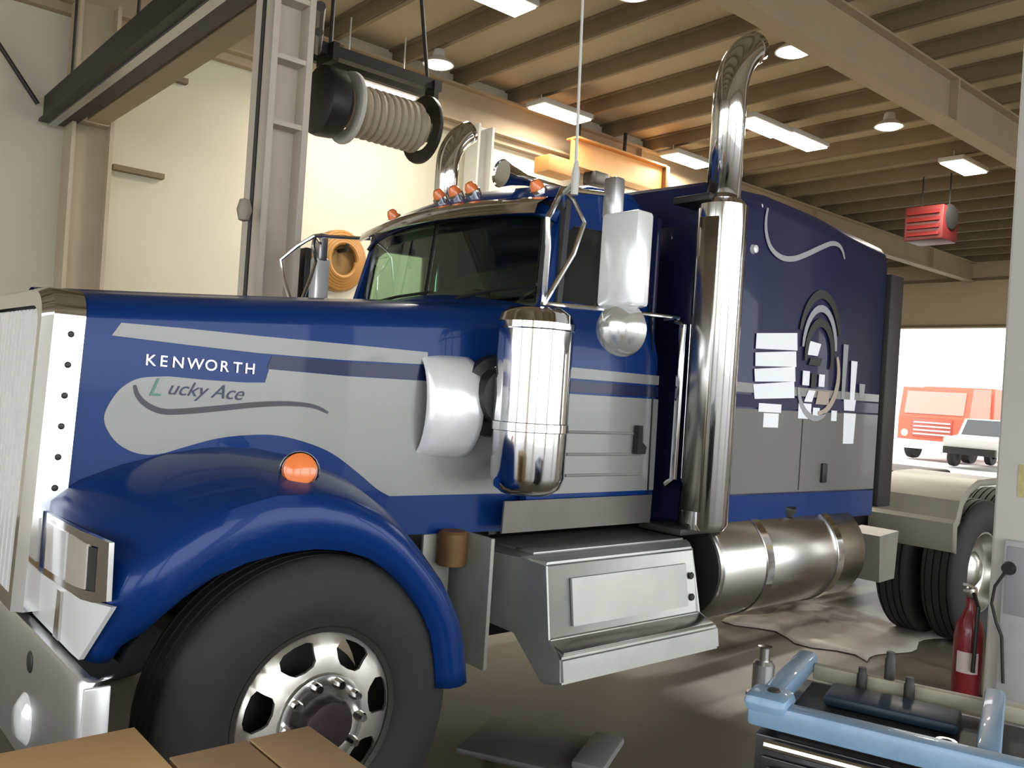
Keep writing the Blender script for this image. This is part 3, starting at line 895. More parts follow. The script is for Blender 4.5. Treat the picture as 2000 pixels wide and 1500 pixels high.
# --- battery / step boxes
def stepbox(mir):
    bm = bmesh.new()
    # profile (y,z) extruded along X with slanted ends
    pr = [(3.05, 0.955), (2.64, 0.955), (2.60, 0.925), (2.555, 0.62), (2.44, 0.585), (2.425, 0.485), (2.53, 0.462), (2.66, 0.65), (3.05, 0.65)]
    x0 = [2.32, 2.36, 2.48, 2.46, 2.43, 2.43, 2.41, 2.37, 2.34]
    x1 = [3.46, 3.46, 3.44, 3.45, 3.46, 3.46, 3.46, 3.46, 3.46]
    A = [bm.verts.new(V((x0[i], *pr[i]))) for i in range(9)]
    B = [bm.verts.new(V((x1[i], *pr[i]))) for i in range(9)]
    bm.faces.new(A)
    bm.faces.new(B[::-1])
    for i in range(9):
        bm.faces.new((A[i], A[(i + 1) % 9], B[(i + 1) % 9], B[i]))
    tr = box((2.95, 2.505, 0.606), (0.98, 0.10, 0.012), Matrix.Rotation(math.radians(14), 3, 'X'), 0.003)
    tp = box((2.93, 2.82, 0.961), (0.98, 0.34, 0.012), None, 0.003)
    pn = prism([V((2.60, 2.588, 0.86)), V((3.36, 2.588, 0.86)), V((3.36, 2.560, 0.665)), V((2.60, 2.560, 0.665))], (0, -0.012, 0))
    ep = prism([V((2.387, 2.71, 0.90)), V((2.333, 2.98, 0.90)), V((2.337, 2.98, 0.69)), V((2.391, 2.71, 0.69))], (-0.014, 0, 0))
    bl = [lathe([(0, 0.008), (0.014, 0.006), (0.018, 0)], p, n, 10) for p, n in (((3.40, 2.572, 0.80), (0, -1, 0)), ((3.40, 2.56, 0.70), (0, -1, 0)), ((2.42, 2.72, 0.968), (0, 0, 1)))]
    for b in [bm, tr, tp, pn, ep] + bl:
        if mir:
            for v in b.verts:
                v.co.y = 2 * YC - v.co.y
    bmesh.ops.bevel(bm, geom=bm.edges[:], offset=0.01, segments=2, affect='EDGES')
    a = P('step_box', bm, ALU, smooth=30, label='aluminium battery box with step')
    P('step_tread', tr, STEEL, a)
    P('top_tread', tp, ALU, a)
    P('cover_panel', pn, ALU, a, 0)
    P('end_panel', ep, SATIN, a, 0)
    for b in bl:
        P('bolt', b, DARK, a)
stepbox(False)
stepbox(True)

# --- fuel tanks
def tank(mir):
    tk = lathe([(0.0, 0.0), (0.25, 0.0), (0.275, 0.012), (0.285, 0.03), (0.285, 1.37), (0.275, 1.388), (0.25, 1.40), (0.0, 1.40)], (3.56, 2.78, 0.80), (1, 0, 0), 48)
    sts = [lathe([(0.286, 0.0), (0.293, 0.0), (0.293, 0.06), (0.286, 0.06)], (x, 2.78, 0.80), (1, 0, 0), 48, True) for x in (3.92, 4.62)]
    cp = lathe([(0.0, 0.05), (0.055, 0.05), (0.06, 0.04), (0.06, 0.0)], (4.30, 2.66, 1.055), (0, -0.42, 0.9), 20)
    en = lathe([(0.0, 0.0), (0.262, 0.0), (0.262, 0.012), (0.0, 0.012)], (3.555, 2.78, 0.80), (-1, 0, 0), 40)
    for b in [tk, cp, en] + sts:
        if mir:
            for v in b.verts:
                v.co.y = 2 * YC - v.co.y
    a = P('fuel_tank', tk, STEEL, smooth=40, label='polished cylindrical fuel tank')
    for b in sts:
        P('strap', b, CHROME, a)
    P('filler_cap', cp, DARK, a)
    P('end_shield', en, BLACK, a)
tank(False)
tank(True)

# --- frame and running gear
for y in (3.27, 4.11):
    P('frame_rail', span((0.95, y - 0.04, 0.74), (9.2, y + 0.04, 1.0)), DARK, smooth=0)
for X in (1.41, 6.75, 8.1):
    ax = tube([(X, 2.72, 0.53), (X, 4.66, 0.53)], 0.07, 12)
    if X > 2:
        addlathe(ax, [(0.0, -0.2), (0.14, -0.15), (0.2, 0), (0.14, 0.15), (0, 0.2)], (X, YC, 0.53), (1, 0, 0), 20)
    P('axle', ax, DARK)
P('engine_block', box((1.75, YC, 1.12), (1.15, 0.62, 0.75), None, 0.05), DARK)
P('driveline', tube([(2.3, YC, 0.75), (6.5, YC, 0.58)], 0.06, 10), DARK)
P('transmission', tube([(2.3, YC, 0.82), (2.7, YC, 0.82), (3.2, YC, 0.78)], [0.3, 0.24, 0.14], 16), DARK)
P('oil_filter', lathe([(0, 0), (0.06, 0), (0.062, 0.02), (0.062, 0.13), (0.05, 0.14), (0, 0.14)], (2.17, 2.85, 0.90), (0, 0, 1), 20), RUST, label='orange-brown filter canister')
P('splash_panel', span((2.235, 2.68, 0.50), (2.255, 3.1, 1.03), 0.004), OLIVE)
P('splash_panel', span((2.06, 2.90, 0.62), (2.20, 2.92, 1.02), 0.004), OLIVE)
P('air_tank', lathe([(0, 0), (0.09, 0.01), (0.11, 0.04), (0.11, 0.56), (0.09, 0.59), (0, 0.6)], (2.5, 3.05, 0.62), (1, 0, 0), 24), DARK)
P('fifth_wheel', box((7.4, YC, 1.12), (0.9, 0.9, 0.12), None, 0.03), DARK)

def wheel(X, y, side, kind, parent=T):
    """side = -1: outer face towards -Y"""
    ny = side
    W = 0.28 if kind == 'steer' else 0.27
    R = 0.525
    cz = 0.53
    # tyre: h runs from inner to outer along ny
    prof = [(0.292, 0.03), (0.31, 0.012), (0.37, -0.004), (0.43, -0.006), (0.485, 0.012), (0.510, 0.03)]
    tr = []
    for g in (0.065, 0.115, 0.165, 0.215):
        tr += [(R - 0.002, g - 0.006), (R - 0.016, g - 0.004), (R - 0.016, g + 0.004), (R - 0.002, g + 0.006)]
    other = [(r, W - h) for r, h in reversed(prof)]
    pr = prof + [(R - 0.004, 0.042)] + tr + [(R - 0.004, W - 0.042)] + other
    org = V((X, y, cz))
    tb = lathe(pr, org, (0, -ny, 0), 56, True)
    a = P('front_wheel' if kind == 'steer' else 'drive_wheel', tb, RUBBER, parent, 40, 'black tyre and polished wheel' if kind == 'steer' else None)
    if kind == 'steer':
        holes = []
        for k in range(7):
            a0 = 2 * PI * k / 7 + math.radians(112)
            c0 = V((math.cos(a0), math.sin(a0)))
            t0 = V((-math.sin(a0), math.cos(a0)))
            loop = []
            for q in range(12):
                b0 = 2 * PI * q / 12
                rr = 0.043 * math.copysign(abs(math.cos(b0)) ** 0.7, math.cos(b0))
                tt = 0.060 * math.copysign(abs(math.sin(b0)) ** 0.7, math.sin(b0)) * (1 + 0.12 * math.copysign(1, math.cos(b0)))
                p = c0 * (0.218 + rr) + t0 * tt
                loop.append((p.x, p.y))
            holes.append(loop)
        circ = [(0.283 * math.cos(2 * PI * k / 60), 0.283 * math.sin(2 * PI * k / 60)) for k in range(60)]
        cin = [(0.127 * math.cos(2 * PI * k / 40), 0.127 * math.sin(2 * PI * k / 40)) for k in range(40)]
        def df(u, v, d):
            r = math.hypot(u, v)
            dep = 0.055 if r < 0.16 else 0.055 - 0.030 * ((r - 0.16) / 0.12) ** 1.0
            if r > 0.262:
                dep -= (r - 0.262) * 0.9
            dep = 0.05 - dep * 1.0
            return V((X + u, y - ny * (dep + d), cz + v))
        P('rim', patch(circ, holes + [cin], df, 0.035, 0.012), mat('wheel_alloy', (0.62, 0.60, 0.55), 0.3, 0.85), a, 40)
        rimb = lathe([(0.276, 0.03), (0.294, 0.025), (0.294, 0.25), (0.276, 0.25)], org, (0, -ny, 0), 48, True)
        P('barrel', rimb, DARK, a)
        P('hub_flange', lathe([(0.0, 0.01), (0.152, 0.01), (0.156, 0.0), (0.15, -0.016), (0.128, -0.02), (0.11, -0.012), (0.0, -0.012)], org, (0, -ny, 0), 44), STEEL, a)
        P('hub_cap', lathe([(0.088, 0.0), (0.088, -0.05), (0.078, -0.066), (0.05, -0.07), (0.0, -0.07)], org, (0, -ny, 0), 32), GREASE, a)
        lug = None
        for k in range(10):
            a0 = 2 * PI * k / 10
            L = (X + 0.128 * math.cos(a0), y, cz + 0.128 * math.sin(a0))
            if lug is None:
                lug = P('lug_nut', lathe([(0, 0.042), (0.012, 0.042), (0.016, 0.03), (0.017, 0.0)], (0, 0, 0), (0, ny, 0), 8), CHROME, a)
                lug.location = V(L) + V((0, ny * 0.015, 0))
            else:
                inst(lug, V(L) + V((0, ny * 0.015, 0)), None, a)
        P('brake_drum', lathe([(0.0, 0.12), (0.22, 0.12), (0.22, 0.25), (0, 0.25)], org, (0, -ny, 0), 32), BLACK, a)
    else:
        P('rim', lathe([(0.292, 0.03), (0.28, 0.03), (0.26, 0.12), (0.15, 0.16), (0.14, 0.10), (0.08, 0.06), (0, 0.06)], org, (0, -ny, 0), 36), STEEL, a)
    return a
wheel(1.41, 2.49, -1, 'steer')
wheel(1.41, 2 * YC - 2.49, 1, 'steer')
for X in (6.75, 8.1):
    for y, s in ((2.50, -1), (2.83, -1), (2 * YC - 2.50, 1), (2 * YC - 2.83, 1)):
        wheel(X, y, s, 'drive')
# quarter fenders ahead of the drive wheels
qp = [(6.02, 0.74), (6.015, 0.93), (6.05, 0.955), (6.10, 1.08), (6.20, 1.16), (6.36, 1.215), (6.7, 1.225)]
qb = bmesh.new()
rows = []
for X, z in qp:
    cxx, czz = 6.75, 0.55
    d = V((X - cxx, 0, z - czz)).normalized() * -0.05
    rows.append([V((X + d.x, 2.445, z + d.z)), V((X + d.x * .3, 2.44, z + d.z * .3)), V((X, 2.455, z)), V((X, 2.8, z)), V((X, 3.04, z)), V((X + d.x, 3.05, z + d.z))])
addgrid(qb, rows)
for q in both('quarter_fender', qb, FENDER, smooth=25, label='beige-grey quarter fender ahead of the drive wheel'):
    q.modifiers.new('thickness', 'SOLIDIFY').thickness = 0.006
both('fender_bracket', tube([(6.08, 3.05, 0.95), (6.08, 3.25, 0.92)], 0.025, 8), DARK)
both('deck_step', prism([V((5.35, 2.62, 0.86)), V((5.60, 2.62, 0.88)), V((5.66, 2.66, 0.56)), V((5.46, 2.66, 0.55))], (0, 0.25, 0)), OLIVE, smooth=0)

# ================================================================== things in the shop
# cartons in the foreground
def carton(x0, y0, x1, y1, h, mt, label, seam):
    t = thing('cardboard_box', label, 'box', ((x0 + x1) / 2, (y0 + y1) / 2, 0), 'cardboard boxes in the foreground')
    obj('body', span((x0, y0, 0), (x1, y1, h - 0.006), 0.004), mt, t)
    if seam == 'x':
        mid = (x0 + x1) / 2 + 0.01
        obj('flap', span((x0, y0, h - 0.005), (mid - 0.003, y1, h), 0.001), mt, t)
        obj('flap', span((mid + 0.003, y0, h - 0.005), (x1, y1, h + 0.001), 0.001), mt, t)
    else:
        mid = (y0 + y1) / 2
        obj('flap', span((x0, y0, h - 0.005), (x1, mid - 0.003, h), 0.001), mt, t)
        obj('flap', span((x0, mid + 0.003, h - 0.005), (x1, y1, h), 0.001), mt, t)
    return t
carton(0.10, 1.33, 0.605, 1.82, 0.90, CARD, 'light tan cardboard box at the bottom left corner in front of the bumper', 'y')
carton(0.615, 1.20, 0.905, 1.645, 0.90, CARD2, 'darker brown cardboard box in front of the front wheel', 'x')

# tool cart
A = V((1.862, 1.188, 0.0))
U = V((0.16, -0.47, 0)).normalized()
W_ = V((0.47, 0.16, 0)).normalized()
LU, LW = 0.50, 0.52
cart = thing('tool_cart', 'light blue framed rolling tool cart with black drawers in the right foreground', 'tool cart', A + U * LU / 2 + W_ * LW / 2)
rotc = Matrix((U, W_, V((0, 0, 1)))).transposed()
def cp(u, w_, z):
    return A + U * u + W_ * w_ + V((0, 0, z))
def cbox(u0, u1, w0, w1, z0, z1, bev=0.004):
    return box(cp((u0 + u1) / 2, (w0 + w1) / 2, (z0 + z1) / 2), (u1 - u0, w1 - w0, z1 - z0), rotc, bev)
CLW = 0.75   # the long side runs on out of frame
obj('cabinet', cbox(0.0, CLW, 0.0, LW, 0.12, 0.845), mat('black_enamel', (0.012, 0.013, 0.018), 0.3, 0, 0.3), cart)
rim = bmesh.new()
def addc(bm, u0, u1, w0, w1, z0, z1):
    addbox(bm, cp((u0 + u1) / 2, (w0 + w1) / 2, (z0 + z1) / 2), (u1 - u0, w1 - w0, z1 - z0), rotc, 0.008)
obj('front_rail', cbox(-0.02, CLW + 0.02, -0.02, 0.04, 0.865, 0.925, 0.012), LBLUE, cart)
obj('side_rail', cbox(-0.02, 0.035, 0.04, LW + 0.02, 0.875, 0.925, 0.012), LBLUE, cart)
obj('side_rail', cbox(0.465, 0.515, 0.04, LW + 0.02, 0.875, 0.925, 0.012), LBLUE, cart)
br = obj('back_rail', cbox(0.035, CLW, LW - 0.05, LW - 0.02, 0.862, 0.905, 0.006), mat('beige_rail', (0.38, 0.35, 0.25), 0.5), cart)
obj('corner_bracket', cbox(-0.03, 0.075, -0.03, 0.085, 0.90, 0.945, 0.02), LBLUE, cart)
obj('corner_screw', lathe([(0, 0.008), (0.013, 0.006), (0.017, 0)], cp(0.03, 0.03, 0.944), (0, 0, 1), 14), DARK, cart)
obj('tray', cbox(0.035, CLW, 0.04, LW - 0.05, 0.845, 0.856, 0.002), mat('black_tray', (0.02, 0.02, 0.022), 0.5), cart)
for k, z in enumerate((0.72, 0.55, 0.38, 0.21)):
    d = obj('drawer', cbox(0.02, CLW - 0.02, -0.014, 0.0, z - 0.07, z + 0.08, 0.003), mat('black_enamel', (0, 0, 0)), cart)
    obj('handle', tube([cp(0.04, -0.035, z + 0.055), cp(CLW - 0.06, -0.035, z + 0.055)], 0.011, 10), CHROME, d)
obj('chrome_strip', tube([cp(0.03, -0.03, 0.835), cp(0.40, -0.03, 0.835)], 0.012, 10), CHROME, cart)
for u, w_ in ((0.06, 0.06), (0.06, LW - 0.06), (CLW - 0.06, 0.06), (CLW - 0.06, LW - 0.06)):
    cs = lathe([(0, -0.02), (0.05, -0.02), (0.06, -0.01), (0.06, 0.01), (0.05, 0.02), (0, 0.02)], cp(u, w_, 0.06), (0, 1, 0), 20)
    addbox(cs, cp(u, w_, 0.105), (0.06, 0.06, 0.03))
    obj('caster', cs, BLACK, cart)
# tools lying in / standing on the cart
sk = [(0.17, LW - 0.07, 'dark socket standing leftmost of three on the cart tray'), (0.235, LW - 0.035, 'dark socket standing in the middle of three on the cart rail'), (0.29, LW - 0.07, 'dark socket standing rightmost of three on the cart tray')]
for u, w_, l in sk:
    z = 0.856 if w_ < LW - 0.05 else 0.905
    o = obj('socket', lathe([(0.0, 0.0), (0.014, 0.0), (0.014, 0.055), (0.011, 0.06), (0.011, 0.075), (0.0, 0.075)], cp(u, w_, z), (0, 0, 1), 16), DARK)
    tag(o, l, 'socket', 'sockets on the tool cart')
o = obj('wrench', None or (lambda b: (addbox(b, cp(0.25, 0.2, 0.862), (0.30, 0.02, 0.008), rotc, 0.002), addlathe(b, [(0.013, 0), (0.024, 0), (0.024, 0.01), (0.013, 0.01)], cp(0.40, 0.2, 0.858), (0, 0, 1), 16, True), b)[2])(bmesh.new()), STEEL)
tag(o, 'steel wrench lying in the dark tray of the tool cart', 'wrench')
o = obj('tool_tray', cbox(0.10, 0.42, 0.28, 0.42, 0.857, 0.885, 0.01), mat('dark_blue_tray', (0.02, 0.04, 0.07), 0.4))
tag(o, 'shallow dark blue tray in the middle of the tool cart', 'tray')

# fire extinguisher by the right column
ex = thing('fire_extinguisher', 'red fire extinguisher standing at the foot of the right column', 'fire extinguisher', (5.36, 2.06, 0))
obj('cylinder', lathe([(0, 0.0), (0.07, 0.0), (0.08, 0.015), (0.08, 0.38), (0.072, 0.44), (0.045, 0.50), (0.028, 0.54), (0.028, 0.60), (0, 0.60)], (5.36, 2.06, 0), (0, 0, 1), 28), RED, ex)
vb = box((5.36, 2.06, 0.63), (0.05, 0.05, 0.06), None, 0.008)
addbox(vb, (5.33, 2.06, 0.67), (0.14, 0.025, 0.015), Matrix.Rotation(0.25, 3, 'Y'))
addbox(vb, (5.33, 2.06, 0.65), (0.12, 0.025, 0.012))
obj('valve', vb, STEEL, ex)
obj('hose', tube([(5.34, 2.04, 0.63), (5.28, 1.99, 0.57), (5.272, 1.99, 0.45), (5.272, 1.995, 0.2)], 0.012, 8), BLACK, ex)
obj('label', patch([(-0.06, 0.18), (-0.06, 0.30), (0.06, 0.30), (0.06, 0.18)], [], lambda u, v, d: V((5.36 - 0.0815 * math.cos(u / 0.0815 + 0.35) - d, 2.06 - 0.0815 * math.sin(u / 0.0815 + 0.35), v)), 0.02, 0.001), mat('label_paper', (0.6, 0.5, 0.48), 0.6), ex)
obj('foot_ring', lathe([(0.075, 0.0), (0.086, 0.0), (0.086, 0.05), (0.075, 0.05)], (5.36, 2.06, 0), (0, 0, 1), 28, True), BLACK, ex)

# fittings on the right column: control box, hose loop, sticker
cbx = thing('control_box', 'grey electric control box with cable mounted on the right column', 'control box', (5.29, 1.80, 0.1))
obj('enclosure', span((5.235, 1.66, 0.12), (5.298, 1.86, 0.98), 0.008), mat('pale_box', (0.50, 0.50, 0.50), 0.5, noise=0.15, scale=9), cbx)
obj('cover', span((5.226, 1.68, 0.58), (5.235, 1.84, 0.95), 0.004), mat('grey_cover', (0.36, 0.36, 0.38), 0.5), cbx)
obj('knob', lathe([(0, 0.03), (0.03, 0.03), (0.038, 0.0)], (5.226, 1.825, 0.83), (-1, 0, 0), 18), BLACK, cbx)
obj('cable', tube([(5.22, 1.83, 0.83), (5.21, 1.885, 0.72), (5.22, 1.90, 0.62), (5.22, 1.87, 0.52), (5.225, 1.84, 0.45), (5.228, 1.82, 0.2)], 0.008, 8), DARK, cbx)
o = obj('sticker', span((5.294, 1.68, 1.22), (5.30, 1.83, 1.40)), YELL, None, 0)
tag(o, 'faded yellow notice stuck on the right column', 'notice')

# hanging exhaust hose reel
rl = thing('hose_reel', 'exhaust hose reel with black end housing hung under the roof behind the left column', 'hose reel', (4.2, 7.0, 3.8))
cy, czr = 7.0, 4.05
obj('end_housing', lathe([(0.0, 0.0), (0.25, 0.0), (0.30, 0.03), (0.31, 0.08), (0.30, 0.20), (0.26, 0.24), (0.0, 0.24)], (3.50, cy, czr), (1, 0, 0), 36), BLACK, rl)
obj('drum', lathe([(0.0, 0.0), (0.17, 0.0), (0.17, 0.82), (0.0, 0.82)], (3.80, cy, czr), (1, 0, 0), 32), COLT, rl)
hw = bmesh.new()
pts = []
for k in range(181):
    a = k / 180 * 2 * PI * 9
    pts.append((3.90 + 0.66 * k / 180, cy + 0.20 * math.cos(a), czr + 0.20 * math.sin(a)))
addtube(hw, pts, 0.04, 8)
obj('hose', hw, REELT, rl)
for x, mt in ((3.80, COLG), (4.62, DARK)):
    obj('flange', lathe([(0.2, 0.0), (0.32, 0.0), (0.325, 0.02), (0.32, 0.04), (0.2, 0.04)], (x, cy, czr), (1, 0, 0), 36, True), mt, rl)
obj('end_bearing', lathe([(0.0, 0.0), (0.10, 0.0), (0.10, 0.10), (0.0, 0.10)], (4.66, cy, czr), (1, 0, 0), 24), DARK, rl)
fr = bmesh.new()
addbox(fr, (4.12, cy, 4.50), (1.36, 0.10, 0.10))
addbox(fr, (4.12, cy + 0.25, 4.50), (1.36, 0.06, 0.08))
addbox(fr, (4.72, cy, 4.32), (0.05, 0.16, 0.42))
addbox(fr, (3.60, cy, 4.46), (0.06, 0.3, 0.16))
obj('support_frame', fr, DARK, rl)
obj('hanger', tube([(3.62, cy, 4.55), (3.62, cy, 6.06)], 0.02, 8), DARK, rl)
obj('hanger', tube([(4.66, cy, 4.55), (4.4, cy, 6.06)], 0.02, 8), DARK, rl)
obj('brace', tube([(3.5, cy, 4.53), (2.62, 5.24, 4.05)], 0.035, 8), DARK, rl)
obj('brace', tube([(3.5, cy, 4.46), (2.62, 5.24, 3.88)], 0.03, 8), DARK, rl)

# overhead rail running along the far left
rail = thing('overhead_rail', 'dark overhead exhaust rail with a silver lower strip crossing the upper left', 'overhead rail', (2.25, 8.0, 4.3))
obj('channel', span((2.10, 5.6, 4.22), (2.30, 10.5, 4.44)), DARK, rail, 0)
obj('strip', span((2.15, 5.6, 4.14), (2.23, 10.5, 4.16)), SATIN, rail, 0)
obj('lower_flange', span((2.06, 5.6, 4.16), (2.38, 10.5, 4.19)), DARK, rail, 0)
obj('side_channel', span((2.42, 5.6, 4.16), (2.62, 10.0, 4.30)), GIRD, rail, 0)
for y in (5.8, 7.7, 9.8):
    obj('hanger', tube([(2.2, y, 4.43), (2.2, y, 6.06)], 0.015, 8), DARK, rail)
    obj('crossbar', span((2.12, y - 0.03, 4.30), (2.60, y + 0.03, 4.33)), DARK, rail, 0)
o = obj('sway_cable', tube([(2.05, 10.53, 4.35), (1.2, 10.5, 5.45)], 0.025, 8), DARK)
tag(o, 'dark sway rod running from the overhead rail end up the back wall', 'rod')
# pendant on a cable by the left column
pd = thing('pendant_switch', 'small grey pendant on a dark cable beside the left column', 'pendant switch', (2.25, 4.95, 2.4))
obj('cable', tube([(2.13, 4.98, 5.44), (2.12, 4.96, 2.72), (2.11, 4.95, 1.2)], 0.012, 6), DARK, pd)
obj('handset', lathe([(0, -0.07), (0.03, -0.06), (0.045, 0.0), (0.03, 0.06), (0, 0.07)], (2.075, 4.95, 2.58), (0, 0, 1), 16), mat('handset_grey', (0.30, 0.26, 0.20), 0.5), pd)
o = obj('junction_box', span((2.05, 5.02, 3.98), (2.18, 5.22, 4.25), 0.01), DARK)
tag(o, 'dark junction box high on the left column', 'junction box')

# coiled orange hose on the back wall
hc = bmesh.new()
pts = []
for k in range(161):
    a = k / 160 * 2 * PI * 5
    r = 0.36 - 0.04 * (k / 160) * 5 * 0.8
    pts.append((5.80 + r * math.cos(a), 10.52 - 0.015 * (k / 160) * 5, 3.20 + r * math.sin(a) * 1.1))
addtube(hc, pts, 0.035, 8)
hose = thing('hose_coil', 'coiled orange-brown hose hanging on the back wall left of the windshield', 'hose', (5.80, 10.5, 3.2))
obj('coil', hc, mat('orange_hose', (0.40, 0.19, 0.04), 0.5), hose)
obj('hanger', tube([(5.80, 10.62, 3.34), (5.80, 10.38, 3.34), (5.80, 10.36, 3.42)], 0.03, 8), DARK, hose)
obj('backboard', lathe([(0, 0), (0.42, 0), (0.42, 0.03), (0, 0.03)], (5.80, 10.615, 3.2), (0, -1, 0), 32), mat('hose_board', (0.34, 0.20, 0.06), 0.6), hose)

# orange crane bridge at the back girder
cr = thing('crane_bridge', 'orange overhead crane bridge end above the cab roof', 'crane', (10.6, 10.0, 5.3))
b = bmesh.new()
ibeam(b, 9.55, 11.75, 10.1, 5.22, 5.70, 0.26, 0.03, 0.05)
obj('bridge_beam', b, ORANGE, cr, 0)
obj('end_truck', span((8.95, 9.95, 5.02), (9.57, 10.3, 5.28), 0.02), ORANGE, cr)
obj('hoist', box((10.1, 10.05, 5.12), (0.35, 0.3, 0.22), None, 0.04), DARK, cr)
obj('buffer', span((11.75, 9.98, 5.2), (11.85, 10.22, 5.7), 0.02), RUST, cr)
obj('hanger', tube([(9.71, 10.12, 5.69), (9.71, 10.12, 6.06)], 0.03, 8), DARK, cr)
obj('hanger', tube([(10.78, 10.1, 5.69), (10.78, 10.1, 6.06)], 0.03, 8), DARK, cr)

# red unit heater
ht = thing('unit_heater', 'dark red unit heater hanging from the roof far right beyond the sleeper', 'heater', (16.1, 7.2, 5.0))
def hx(px):
    return px
obj('case', box((16.0, 7.25, 5.10), (0.62, 0.70, 0.62), None, 0.03), mat('heater_red', (0.10, 0.008, 0.008), 0.45), ht)
obj('fan_guard', lathe([(0.0, 0.05), (0.15, 0.05), (0.22, 0.02), (0.23, 0.0), (0.0, 0.0)], (15.95, 6.9, 5.22), (-0.2, -1, 0), 24), BLACK, ht)
lv = None
for k in range(4):
    if lv is None:
        lv = obj('louvre', box((0, 0, 0), (0.02, 0.58, 0.09), Matrix.Rotation(0.5, 3, 'Y')), mat('heater_red', (0, 0, 0)), ht, 0)
        lv.location = V((15.68, 7.25, 4.90)) - ht.location
    else:
        inst(lv, V((15.68, 7.25, 4.90 + 0.13 * k)) - ht.location, None, ht)
for y in (7.0, 7.5):
    obj('hanger', tube([(16.13, y, 5.4), (16.13, y, 6.06)], 0.015, 6), DARK, ht)

# tarp on the floor under the fuel tank
tb_ = bmesh.new()
rows = []
for i in range(13):
    rows.append([V((5.55 + 1.25 * i / 12 + 0.08 * math.sin(j * 1.3), 2.75 + 1.1 * j / 9 + 0.05 * math.sin(i * 0.9), 0.012 + 0.03 * (0.5 + 0.5 * math.sin(i * 1.7 + j * 2.1)) * (1 if 0 < i < 12 and 0 < j < 9 else 0))) for j in range(10)])
addgrid(tb_, rows)
o = obj('floor_tarp', tb_, TARP, None, 60)
o.modifiers.new('thickness', 'SOLIDIFY').thickness = 0.006
tag(o, 'crumpled pale tarp on the floor under the fuel tank and drive wheel', 'tarp')
# creeper on the floor behind the front wheel
cp_ = thing('mechanic_creeper', 'low dark grey mechanic creeper on the floor behind the front wheel', 'creeper', (2.62, 2.72, 0))
obj('deck', box((2.62, 2.72, 0.095), (0.42, 0.62, 0.03), Matrix.Rotation(0.5, 3, 'Z'), 0.012), mat('creeper_vinyl', (0.10, 0.10, 0.10), 0.5), cp_)
obj('headrest', box((2.75, 2.50, 0.125), (0.36, 0.14, 0.04), Matrix.Rotation(0.5, 3, 'Z'), 0.015), mat('creeper_pad', (0.20, 0.20, 0.19), 0.6), cp_)
for dx, dy in ((-0.26, -0.16), (0.08, -0.32), (-0.08, 0.32), (0.26, 0.14)):
    obj('caster', lathe([(0, -0.012), (0.036, -0.012), (0.04, 0.0), (0.036, 0.012), (0, 0.012)], (2.62 + dx * 0.8, 2.72 + dy * 0.8, 0.04), (1, 0, 0), 14), BLACK, cp_)
# bottle jack under the step box
bj = thing('bottle_jack', 'small grey bottle jack on the floor behind the step box', 'jack', (4.35, 2.75, 0))
obj('body', lathe([(0, 0), (0.09, 0), (0.09, 0.02), (0.06, 0.03), (0.06, 0.18), (0.045, 0.2), (0, 0.2)], (4.35, 2.75, 0), (0, 0, 1), 20), SATIN, bj)
obj('ram', lathe([(0, 0.19), (0.03, 0.19), (0.03, 0.27), (0.04, 0.28), (0, 0.29)], (4.35, 2.75, 0), (0, 0, 1), 16), STEEL, bj)
obj('lever', tube([(4.35, 2.70, 0.05), (4.15, 2.62, 0.11)], 0.012, 8), DARK, bj)

# ================================================================== outside the bay door
rt = thing('red_lorry', 'faded red lorry parked outside the far bay door', 'truck', (33.5, 14.0, 0))
def RP(name, bm, mt, parent=rt, smooth=30):
    return obj(name, bm, mt, parent, smooth)
cab_ = prism([V((32.0, 12.75, 0.55)), V((32.0, 12.75, 1.55)), V((32.25, 12.75, 2.65)), V((33.8, 12.75, 2.7)), V((33.8, 12.75, 0.55))], (0, 2.5, 0))
RP('cab', cab_, TRED, smooth=0)
RP('windshield', prism([V((32.02, 12.95, 1.68)), V((32.02, 15.05, 1.68)), V((32.2, 15.05, 2.5)), V((32.2, 12.95, 2.5))], (-0.02, 0, 0.0)), mat('lorry_glass', (0.45, 0.30, 0.26), 0.1), smooth=0)
gl = RP('grille', span((31.95, 13.3, 0.85), (32.0, 14.7, 1.5), 0.01), mat('lorry_grille', (0.42, 0.10, 0.07), 0.5))
for k in range(4):
    RP('slat', span((31.92, 13.35, 0.92 + 0.14 * k), (31.95, 14.65, 0.97 + 0.14 * k)), TWHITE, gl, 0)
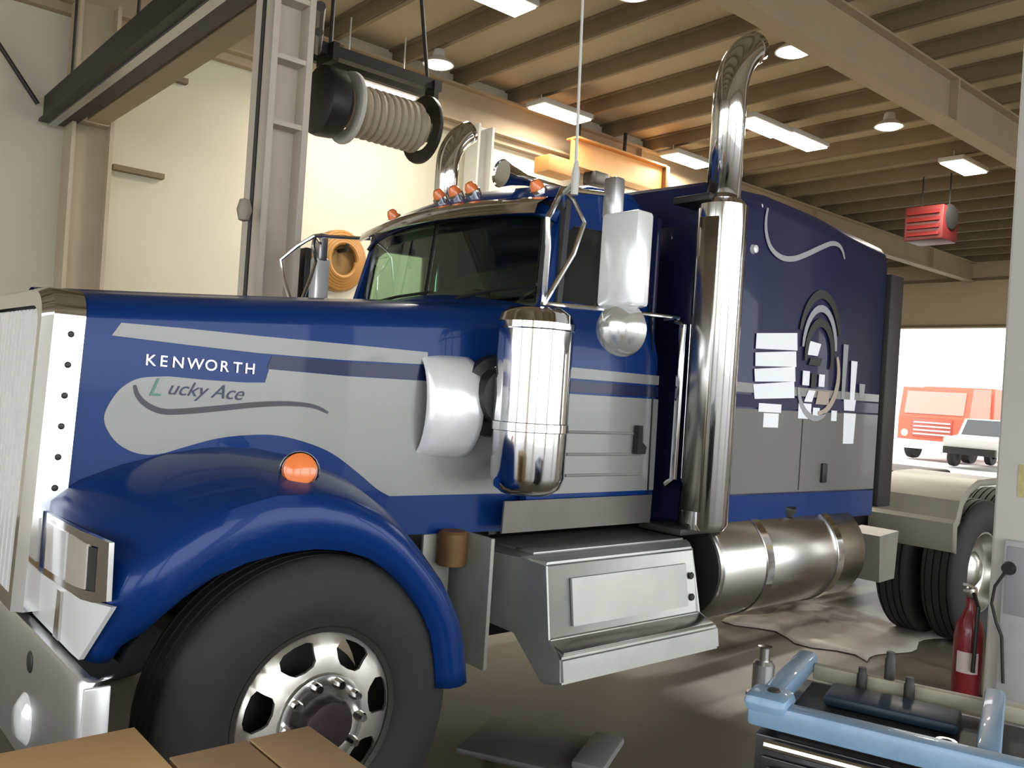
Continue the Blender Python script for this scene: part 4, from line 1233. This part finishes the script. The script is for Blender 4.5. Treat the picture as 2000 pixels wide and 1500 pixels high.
for y in (13.0, 15.0):
    RP('headlamp', lathe([(0, 0.05), (0.1, 0.03), (0.13, 0)], (32.0, y, 0.95), (-1, 0, 0), 18), LENS)
    RP('wheel', lathe([(0.2, -0.14), (0.48, -0.14), (0.5, 0), (0.48, 0.14), (0.2, 0.14)], (32.8, y, 0.5), (0, 1, 0), 24, True), RUBBER)
    RP('wheel', lathe([(0.2, -0.14), (0.48, -0.14), (0.5, 0), (0.48, 0.14), (0.2, 0.14)], (36.5, y, 0.5), (0, 1, 0), 24, True), RUBBER)
RP('bumper', span((31.8, 12.75, 0.40), (32.0, 15.25, 0.72), 0.03), TWHITE)
RP('cargo_box', span((34.0, 12.7, 0.9), (38.0, 15.3, 2.75), 0.02), TRED)
pk = thing('white_pickup', 'white pickup parked outside to the right of the red lorry', 'pickup', (30.5, 11.6, 0))
body = prism([V((29.2, 10.7, 0.45)), V((29.2, 10.7, 0.95)), V((30.3, 10.7, 1.05)), V((30.8, 10.7, 1.6)), V((32.0, 10.7, 1.62)), V((32.2, 10.7, 1.1)), V((33.9, 10.7, 1.1)), V((33.9, 10.7, 0.45))], (0, 1.7, 0))
obj('body', body, TWHITE, pk, 0)
obj('windshield', prism([V((30.33, 10.8, 1.07)), V((30.33, 12.3, 1.07)), V((30.77, 12.3, 1.57)), V((30.77, 10.8, 1.57))], (-0.02, 0, 0.015)), SMOKE, pk, 0)
for x in (30.0, 33.0):
    for y in (10.75, 12.35):
        obj('wheel', lathe([(0.15, -0.1), (0.34, -0.1), (0.36, 0), (0.34, 0.1), (0.15, 0.1)], (x, y, 0.36), (0, 1, 0), 20, True), RUBBER, pk)
obj('bumper', span((29.08, 10.75, 0.45), (29.2, 12.35, 0.68), 0.02), DARK, pk)
far = thing('shed', 'pale industrial shed far behind the red lorry', 'building', (62, 26, 0))
obj('wall', span((60, 12, -0.2), (66, 48, 5.0)), mat('shed_wall', (0.85, 0.86, 0.88), 0.6), far, 0)
for k in range(6):
    obj('siding_rail', span((59.93, 12, 0.8 + 0.75 * k), (60, 48, 0.9 + 0.75 * k)), mat('shed_rail', (0.75, 0.77, 0.80), 0.6), far, 0)
